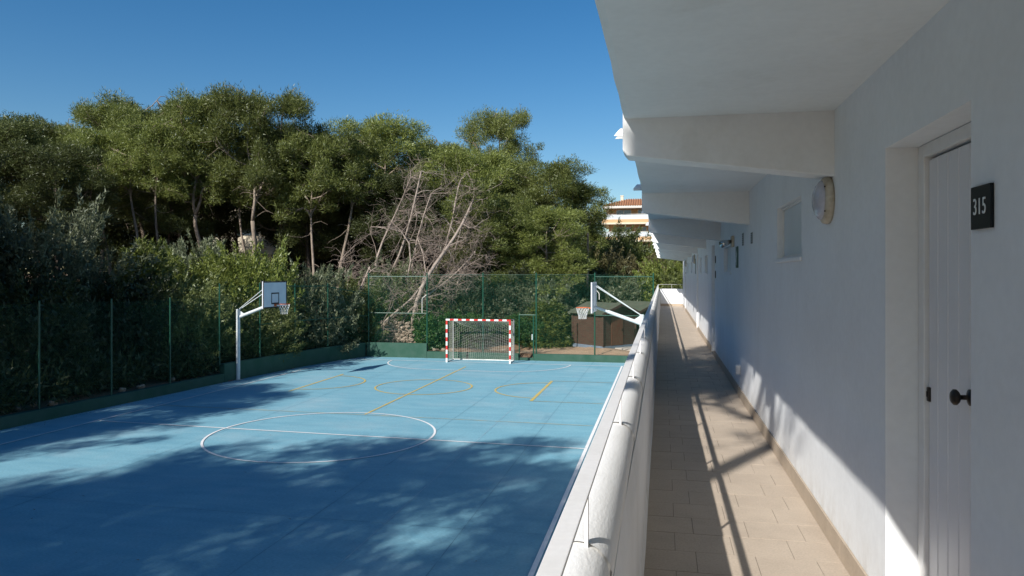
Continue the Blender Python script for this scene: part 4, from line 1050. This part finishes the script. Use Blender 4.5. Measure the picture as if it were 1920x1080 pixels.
# visible pines: variant, x, y, height of the top, width factor, turn, label
TREES = [
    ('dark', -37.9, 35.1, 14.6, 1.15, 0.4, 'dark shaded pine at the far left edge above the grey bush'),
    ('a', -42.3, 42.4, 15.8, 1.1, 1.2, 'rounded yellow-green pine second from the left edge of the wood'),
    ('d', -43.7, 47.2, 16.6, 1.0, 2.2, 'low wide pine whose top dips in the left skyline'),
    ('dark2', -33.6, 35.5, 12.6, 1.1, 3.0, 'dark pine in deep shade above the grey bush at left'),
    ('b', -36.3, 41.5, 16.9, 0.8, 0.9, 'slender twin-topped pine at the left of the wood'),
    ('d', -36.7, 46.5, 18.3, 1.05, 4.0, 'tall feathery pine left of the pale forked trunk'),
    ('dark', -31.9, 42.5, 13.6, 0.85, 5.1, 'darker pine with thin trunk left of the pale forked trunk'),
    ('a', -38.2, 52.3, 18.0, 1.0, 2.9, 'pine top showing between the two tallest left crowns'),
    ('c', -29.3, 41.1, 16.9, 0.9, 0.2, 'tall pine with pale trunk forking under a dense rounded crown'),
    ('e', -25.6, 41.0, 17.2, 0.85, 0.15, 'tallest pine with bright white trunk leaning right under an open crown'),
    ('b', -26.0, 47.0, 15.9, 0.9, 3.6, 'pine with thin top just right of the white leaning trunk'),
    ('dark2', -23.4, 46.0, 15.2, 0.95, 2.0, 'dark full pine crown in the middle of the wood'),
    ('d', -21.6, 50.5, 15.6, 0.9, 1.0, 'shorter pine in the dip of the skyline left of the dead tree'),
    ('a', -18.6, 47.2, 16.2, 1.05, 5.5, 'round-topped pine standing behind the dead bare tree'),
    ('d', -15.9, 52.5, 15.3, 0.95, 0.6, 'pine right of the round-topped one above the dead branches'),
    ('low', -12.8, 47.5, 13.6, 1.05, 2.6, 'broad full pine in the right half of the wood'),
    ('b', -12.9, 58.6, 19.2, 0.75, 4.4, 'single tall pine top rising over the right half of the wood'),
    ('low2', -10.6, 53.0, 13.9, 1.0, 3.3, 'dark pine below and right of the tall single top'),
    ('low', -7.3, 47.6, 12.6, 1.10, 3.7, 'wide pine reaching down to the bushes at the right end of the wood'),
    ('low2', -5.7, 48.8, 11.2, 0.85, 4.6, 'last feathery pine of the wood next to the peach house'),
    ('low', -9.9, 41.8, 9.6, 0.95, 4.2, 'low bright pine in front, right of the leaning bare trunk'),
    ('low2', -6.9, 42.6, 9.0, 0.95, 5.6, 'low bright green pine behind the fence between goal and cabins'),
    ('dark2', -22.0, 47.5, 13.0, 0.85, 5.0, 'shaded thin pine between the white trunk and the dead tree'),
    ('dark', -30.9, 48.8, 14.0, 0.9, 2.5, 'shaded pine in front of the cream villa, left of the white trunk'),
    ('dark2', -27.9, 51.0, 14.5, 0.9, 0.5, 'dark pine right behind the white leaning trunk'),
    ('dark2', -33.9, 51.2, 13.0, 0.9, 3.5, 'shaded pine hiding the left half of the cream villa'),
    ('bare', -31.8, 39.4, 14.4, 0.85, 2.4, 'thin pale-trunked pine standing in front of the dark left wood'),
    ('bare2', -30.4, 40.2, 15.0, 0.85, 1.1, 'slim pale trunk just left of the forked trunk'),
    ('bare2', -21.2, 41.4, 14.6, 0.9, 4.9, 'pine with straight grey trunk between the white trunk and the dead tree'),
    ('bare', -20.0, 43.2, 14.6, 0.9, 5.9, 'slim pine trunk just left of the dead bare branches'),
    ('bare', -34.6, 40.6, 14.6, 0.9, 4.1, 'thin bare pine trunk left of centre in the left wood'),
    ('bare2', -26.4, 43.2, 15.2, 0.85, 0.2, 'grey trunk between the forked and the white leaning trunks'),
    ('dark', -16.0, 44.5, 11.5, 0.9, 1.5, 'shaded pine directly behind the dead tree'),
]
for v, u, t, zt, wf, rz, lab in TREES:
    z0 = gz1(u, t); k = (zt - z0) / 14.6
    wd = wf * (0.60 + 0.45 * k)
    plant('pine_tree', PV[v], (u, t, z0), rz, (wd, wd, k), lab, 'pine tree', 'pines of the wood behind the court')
# pines left of the court and behind the camera: only their shade reaches the picture
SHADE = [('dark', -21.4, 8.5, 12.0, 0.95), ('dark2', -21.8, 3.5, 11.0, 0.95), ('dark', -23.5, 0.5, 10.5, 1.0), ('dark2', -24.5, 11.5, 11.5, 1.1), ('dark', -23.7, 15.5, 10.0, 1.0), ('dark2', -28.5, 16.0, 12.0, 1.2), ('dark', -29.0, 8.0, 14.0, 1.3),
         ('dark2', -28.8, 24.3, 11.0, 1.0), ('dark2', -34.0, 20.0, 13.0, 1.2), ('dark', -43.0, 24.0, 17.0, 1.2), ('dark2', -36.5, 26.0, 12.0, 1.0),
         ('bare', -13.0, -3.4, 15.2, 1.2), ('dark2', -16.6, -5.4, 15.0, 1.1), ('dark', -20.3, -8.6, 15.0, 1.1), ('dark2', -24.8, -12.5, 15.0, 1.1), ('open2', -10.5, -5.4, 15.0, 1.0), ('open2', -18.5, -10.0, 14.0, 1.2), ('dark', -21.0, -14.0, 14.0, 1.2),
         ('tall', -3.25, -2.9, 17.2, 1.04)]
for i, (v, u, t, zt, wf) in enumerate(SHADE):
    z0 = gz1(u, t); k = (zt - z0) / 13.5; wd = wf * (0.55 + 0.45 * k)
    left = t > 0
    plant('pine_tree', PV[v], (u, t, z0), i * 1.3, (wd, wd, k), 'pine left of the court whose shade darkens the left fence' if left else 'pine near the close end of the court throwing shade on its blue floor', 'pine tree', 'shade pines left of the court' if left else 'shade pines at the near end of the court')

SV = {
    'olive': shrub(31, 3.4, 1.9, 'olive', 190, 85, sl=1.0, upright=0.9), 'olive2': shrub(32, 3.0, 2.1, 'olive', 180, 85, sl=0.7),
    'green': shrub(33, 3.0, 1.9, 'shrub', 180, 80, sl=0.75), 'green2': shrub(34, 3.2, 1.7, 'shrub', 170, 80, sl=0.9, upright=1.0),
    'bright': shrub(35, 3.2, 1.8, 'bright', 190, 85, sl=0.9, upright=0.9), 'cone': shrub(36, 3.6, 1.2, 'bright', 170, 70, sl=0.5, upright=1.3, conic=True),
    'shade_toned': shrub(39, 3.2, 1.9, 'dim', 190, 85, L=0.12, W=0.055, sl=0.6), 'lush': shrub(37, 2.4, 1.9, 'lush', 200, 85, L=0.12, W=0.06, sl=0.5), 'dry': shrub(38, 2.6, 1.8, 'dry', 170, 80, sl=0.7),  # first bush here has the shade of the left bank put into its leaf colour
}
SHRUBS = [  # variant, x, y, top z, width, label
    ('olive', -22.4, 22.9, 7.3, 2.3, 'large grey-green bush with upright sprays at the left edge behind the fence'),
    ('shade_toned', -24.2, 20.6, 6.2, 2.4, 'dark bush at the left border below the big grey-green one'),
    ('shade_toned', -20.6, 20.2, 4.6, 1.9, 'shaded dark bush against the left fence, nearest the camera'),
    ('shade_toned', -20.3, 24.0, 4.9, 1.8, 'shaded bush against the left fence under the grey-green sprays'),
    ('cone', -21.6, 27.2, 6.0, 1.7, 'pointed yellow-green bush rising from the dark left bushes'),
    ('green2', -19.3, 26.6, 4.4, 1.7, 'yellowish green bush left of the left basketball hoop'),
    ('bright', -20.9, 30.6, 5.6, 2.3, 'light green bush left of the white leaning trunk, behind the hoop pole'),
    ('bright', -19.2, 31.8, 5.9, 2.1, 'brightest feathery light green bush behind the left backboard'),
    ('olive2', -22.9, 32.5, 6.4, 2.0, 'dull grey-green bush below the pale forked trunk'),
    ('green', -17.9, 29.3, 3.6, 1.7, 'low green bush right behind the left hoop arm'),
    ('olive2', -17.2, 33.9, 5.0, 1.9, 'grey-green bush between the left backboard and the dead tree'),
    ('green2', -16.4, 36.9, 4.4, 1.7, 'green bush at the fence corner below the dead tree'),
    ('olive', -15.2, 39.6, 5.4, 1.8, 'grey-green bush at the foot of the dead tree'),
    ('green', -13.3, 39.3, 4.9, 1.7, 'green bush behind the stone wall stump under the leaning bare trunk'),
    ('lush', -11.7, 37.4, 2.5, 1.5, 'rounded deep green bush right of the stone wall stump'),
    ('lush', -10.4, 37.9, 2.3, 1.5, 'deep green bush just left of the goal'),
    ('olive2', -10.9, 40.8, 4.6, 2.0, 'big rounded grey-green bush behind the left half of the goal'),
    ('olive', -8.6, 42.2, 4.9, 2.2, 'largest rounded grey-green bush behind the goal net'),
    ('olive2', -6.6, 41.6, 4.4, 1.8, 'grey-green bush behind the fence right of the goal'),
    ('cone', -6.15, 39.6, 3.0, 1.7, 'bright conical green bush left of the cabin'),
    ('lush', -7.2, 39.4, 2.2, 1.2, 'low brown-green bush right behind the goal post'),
    ('green', -4.6, 45.6, 5.2, 2.3, 'green bush above the roof of the nearer cabin'),
    ('olive2', -2.6, 44.3, 4.4, 2.1, 'grey-green bush behind the right backboard'),
    ('green2', -1.0, 45.4, 4.5, 1.9, 'green bush behind the last fence post by the parapet'),
    ('dry', -4.3, 49.5, 6.4, 2.2, 'brownish dry scrub on the slope beside the wooden pole'),
    ('dry', -1.6, 49.0, 5.8, 2.0, 'yellowish dry scrub below the peach house'),
    ('green', -3.6, 56.0, 8.4, 2.6, 'olive green tree-like bush just below the peach house'),
    ('bright', -1.4, 54.5, 7.0, 2.2, 'light green bush right below the roof beams'),
    ('bright', 0.5, 45.0, 5.5, 2.0, 'bright yellow-green bush beyond the end of the gallery'),
    ('green', 1.9, 44.2, 5.6, 2.0, 'green bush at the end of the gallery next to the white wall'),
    ('olive', -7.9, 45.5, 5.9, 2.2, 'grey-green bush under the broad full pine'),
    ('green2', -10.8, 44.3, 5.6, 2.1, 'green bush right of the leaning bare trunk'),
]
for i, (v, u, t, zt, wd, lab) in enumerate(SHRUBS):
    z0 = gz1(u, t); hh = {'olive': 3.9, 'olive2': 3.4, 'shade_toned': 3.6, 'green': 3.4, 'green2': 3.8, 'bright': 3.8, 'cone': 4.0, 'lush': 2.7, 'dry': 3.0}[v]
    k = (zt - z0) / hh; r0 = {'olive': 1.9, 'olive2': 2.1, 'shade_toned': 1.9, 'green': 1.9, 'green2': 1.7, 'bright': 1.8, 'cone': 1.2, 'lush': 1.9, 'dry': 1.8}[v]
    s = wd / r0
    plant('bush', SV[v], (u, t, z0), i * 2.1, (s, s, k), lab, 'bush', 'bushes behind the court fences', ('stem', 'foliage'))

# scrub, understory and the wood farther off, read as masses
def mass(name, m, spots, L, W, per, label, flat=0.8):
    T = Tree(hash(name) % 1000 + 7 if False else len(name) * 17); 
    for c, r in spots: T.puff(c, r, flat, int(per * r * r) + 20, L, W, shell=0.3)
    me = T.leaf_mesh(name, M[m]); o = bpy.data.objects.new(name, me); COL.objects.link(o)
    return tag(o, label, kind='stuff')
g = np.random.default_rng(77); sp = []
for _ in range(360):
    if g.random() < 0.45: t = g.uniform(14, 36); u = float(left_u(t)) - 0.9 - abs(g.normal()) * 3.2
    else: u = g.uniform(-34, 1); t = g.uniform(38.5, 46) + max(0, (-u - 18)) * 0.1 + (6 if u > -5.5 else 0)
    r = g.uniform(0.45, 1.0)
    if t > 35 and u > -15.2 and t < 40.5: continue
    sp.append(((u, t, gz1(u, t) + r * 0.6), r))
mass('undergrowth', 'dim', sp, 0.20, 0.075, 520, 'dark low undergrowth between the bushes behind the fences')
sp = []
for _ in range(230):
    u = g.uniform(-52, -12); t = g.uniform(56, 70); r = g.uniform(1.3, 2.4); z = gz1(u, t) + g.uniform(0.5, 8.5)
    if -43 < u < -33 and t < 61.5: t = g.uniform(69, 74)
    sp.append(((u, t, z), r))
for _ in range(60):
    u = g.uniform(-12, 6); t = g.uniform(58, 72); r = g.uniform(1.0, 1.8); sp.append(((u, t, gz1(u, t) + g.uniform(0.3, 3.0)), r))
for _ in range(150):
    u = g.uniform(-78, -46); t = g.uniform(30, 64); r = g.uniform(1.3, 2.4); sp.append(((u, t, gz1(u, t) + g.uniform(0.3, 8.5)), r))
mass('far_wood', 'pine_dark', sp, 0.42, 0.16, 170, 'farther dark evergreen wood behind the first pines')

# ------------------------------------------------------------------ dead and leaning trees
def dead_tree():
    T = Tree(55); g = T.g; tw = MB()
    r = empty('dead_tree', (-15.4, 38.0, gz1(-15.4, 38.0)), 'bleached dead pine with a fan of bare branches leaning right', 'dead tree')
    O = np.array([-15.4, 38.0, gz1(-15.4, 38.0)])
    T.w = MB()
    limbs = []
    for tip, rad in (((2.9, 0.6, 8.4), 0.14), ((4.8, 0.4, 7.0), 0.11), ((1.5, 1.2, 9.4), 0.10), ((4.6, 1.4, 9.4), 0.09), ((-2.4, 0.2, 4.6), 0.07), ((-0.6, 0.5, 6.6), 0.08), ((5.3, 1.0, 5.2), 0.07), ((2.2, 0.3, 6.0), 0.08)):
        b0 = O + np.array([g.normal() * 0.25, g.normal() * 0.2, -0.2])
        limbs.append((T.limb(b0, O + np.array(tip), rad, 0.025, 0.35, 10, 8), rad))
    tb = T.w; T.w = MB()
    for P, rad in limbs:
        for k in range(24):
            i = 2 + int(g.random() * 7.9); a = np.array(P[i]); q = i / 9
            l = (2.3 - 0.9 * q) * (0.5 + 0.8 * g.random())
            d = np.array([0.85 + g.normal() * 0.5, g.normal() * 0.6, 0.35 + g.normal() * 0.55]); d /= np.linalg.norm(d)
            B = T.limb(a, a + d * l, 0.022, 0.007, 0.5, 5, 4)
            for m in range(6):
                c = np.array(B[1 + int(g.random() * 3.99)]); d2 = d * 0.7 + g.normal(size=3) * 0.6; d2 /= np.linalg.norm(d2)
                C2 = T.limb(c, c + d2 * (0.4 + 0.7 * g.random()), 0.010, 0.004, 0.5, 4, 3)
                for _ in range(3):
                    c3 = np.array(C2[1 + int(g.random() * 2.99)]); d3 = d2 + g.normal(size=3) * 0.7; d3 /= np.linalg.norm(d3)
                    T.limb(c3, c3 + d3 * (0.25 + 0.3 * g.random()), 0.006, 0.003, 0.3, 3, 3)
    o = tb.build('trunk', M['dead'], r, smooth=True)
    o = T.w.build('branches', M['twig'], r, smooth=True); o['kind'] = 'stuff'
dead_tree()
def leaner(base, tip, rad, label, kind, twigs, seed, crown=None):
    T = Tree(seed); g = T.g; z0 = gz1(base[0], base[1]); r = empty(kind, (base[0], base[1], z0), label, 'leaning tree' if kind == 'leaning_tree' else 'fallen trunk')
    a = np.array([base[0], base[1], z0 - 0.2]); P = T.limb(a, tip, rad, rad * 0.45, 0.16, 12, 9)
    tb = T.w; T.w = MB()
    for k in range(twigs):
        i = 3 + int(g.random() * 8.9); c = np.array(P[i]); d = np.array([0.7 + g.normal() * 0.5, g.normal() * 0.5, 0.1 + g.normal() * 0.6]); d /= np.linalg.norm(d)
        B = T.limb(c, c + d * (0.5 + 1.3 * g.random()), 0.028, 0.007, 0.5, 6, 5)
        for _ in range(4):
            e = np.array(B[2 + int(g.random() * 3.9)]); T.limb(e, e + d * 0.3 + g.normal(size=3) * 0.35, 0.009, 0.003, 0.4, 4, 3)
    tb.build('trunk', M['dead'], r, smooth=True)
    o = T.w.build('branches', M['dead'], r, smooth=True); o['kind'] = 'stuff'
    if crown:
        for c, q in crown: T.puff(np.array(c), q, 0.7, int(500 * q * q), 0.28, 0.08)
        me = T.leaf_mesh('crown', M['pine']); o = bpy.data.objects.new('crown', me); COL.objects.link(o); attach(o, r)
leaner((-13.3, 37.6), (-10.1, 38.6, 8.3), 0.125, 'bare pale trunk leaning right toward a small green crown', 'leaning_tree', 12, 61,
       [((-10.2, 38.8, 8.6), 0.8), ((-9.4, 39.0, 8.3), 0.7), ((-10.9, 39.2, 8.4), 0.6), ((-9.7, 39.2, 9.0), 0.7), ((-11.5, 39.0, 7.6), 0.5)])
leaner((-12.1, 39.8), (-10.0, 41.0, 6.9), 0.12, 'thinner bare trunk leaning right behind the pale leaning one', 'leaning_tree', 10, 62)
leaner((-18.3, 36.9), (-13.2, 39.0, 10.0), 0.10, 'long grey dead trunk slanting up to the right across the dead tree', 'fallen_trunk', 16, 63)
leaner((-16.9, 36.2), (-15.4, 36.9, 4.6), 0.09, 'curved bare stub with twisted twigs beside the fence corner', 'fallen_trunk', 9, 64)

# ------------------------------------------------------------------ poles and power lines
b = MB(); b.tube([(-4.4, 44.0, 1.0), (-4.4, 44.0, 6.75)], [0.075, 0.06], 10)
tag(b.build('wooden_pole', M['wood_pole'], smooth=False, origin=(-4.4, 44.0, 1.0)), 'plain grey wooden pole on the scrub slope left of the peach house', 'pole')
up = empty('utility_pole', (-24.6, 47.6, 3.2), 'utility pole with two pale crossarms among the pine trunks', 'utility pole')
b = MB(); b.tube([(-24.6, 47.6, 3.0), (-24.6, 47.6, 10.4)], [0.13, 0.10], 10); b.build('pole', M['wood_pole'], up)
for z in (9.65, 10.0):
    b = MB(); b.bar((-25.25, 47.5, z), (-23.95, 47.3, z + 0.04), 0.07, 0.08); b.build('crossarm', M['trim'], up)
pl = empty('power_line', (-9.5, 43.5, 8.0), 'thin power lines sagging in front of the right pines', 'power line')
for dz, dy in ((0.0, 0.0), (0.28, 0.3), (0.85, 0.5)):
    b = MB(); A = Vector((-24.6, 47.4, 9.7 + dz * 0.4)); B = Vector((-4.4, 44.0, 6.7)) if dz == 0 else Vector((4.0, 50 + dy, 8.0 + dz))
    pts = [A.lerp(B, k / 30) - Vector((0, 0, 4 * (0.55) * (k / 30) * (1 - k / 30))) for k in range(31)]
    b.tube(pts, 0.010, 4, cap=False); b.build('wire', M['wire'], pl)
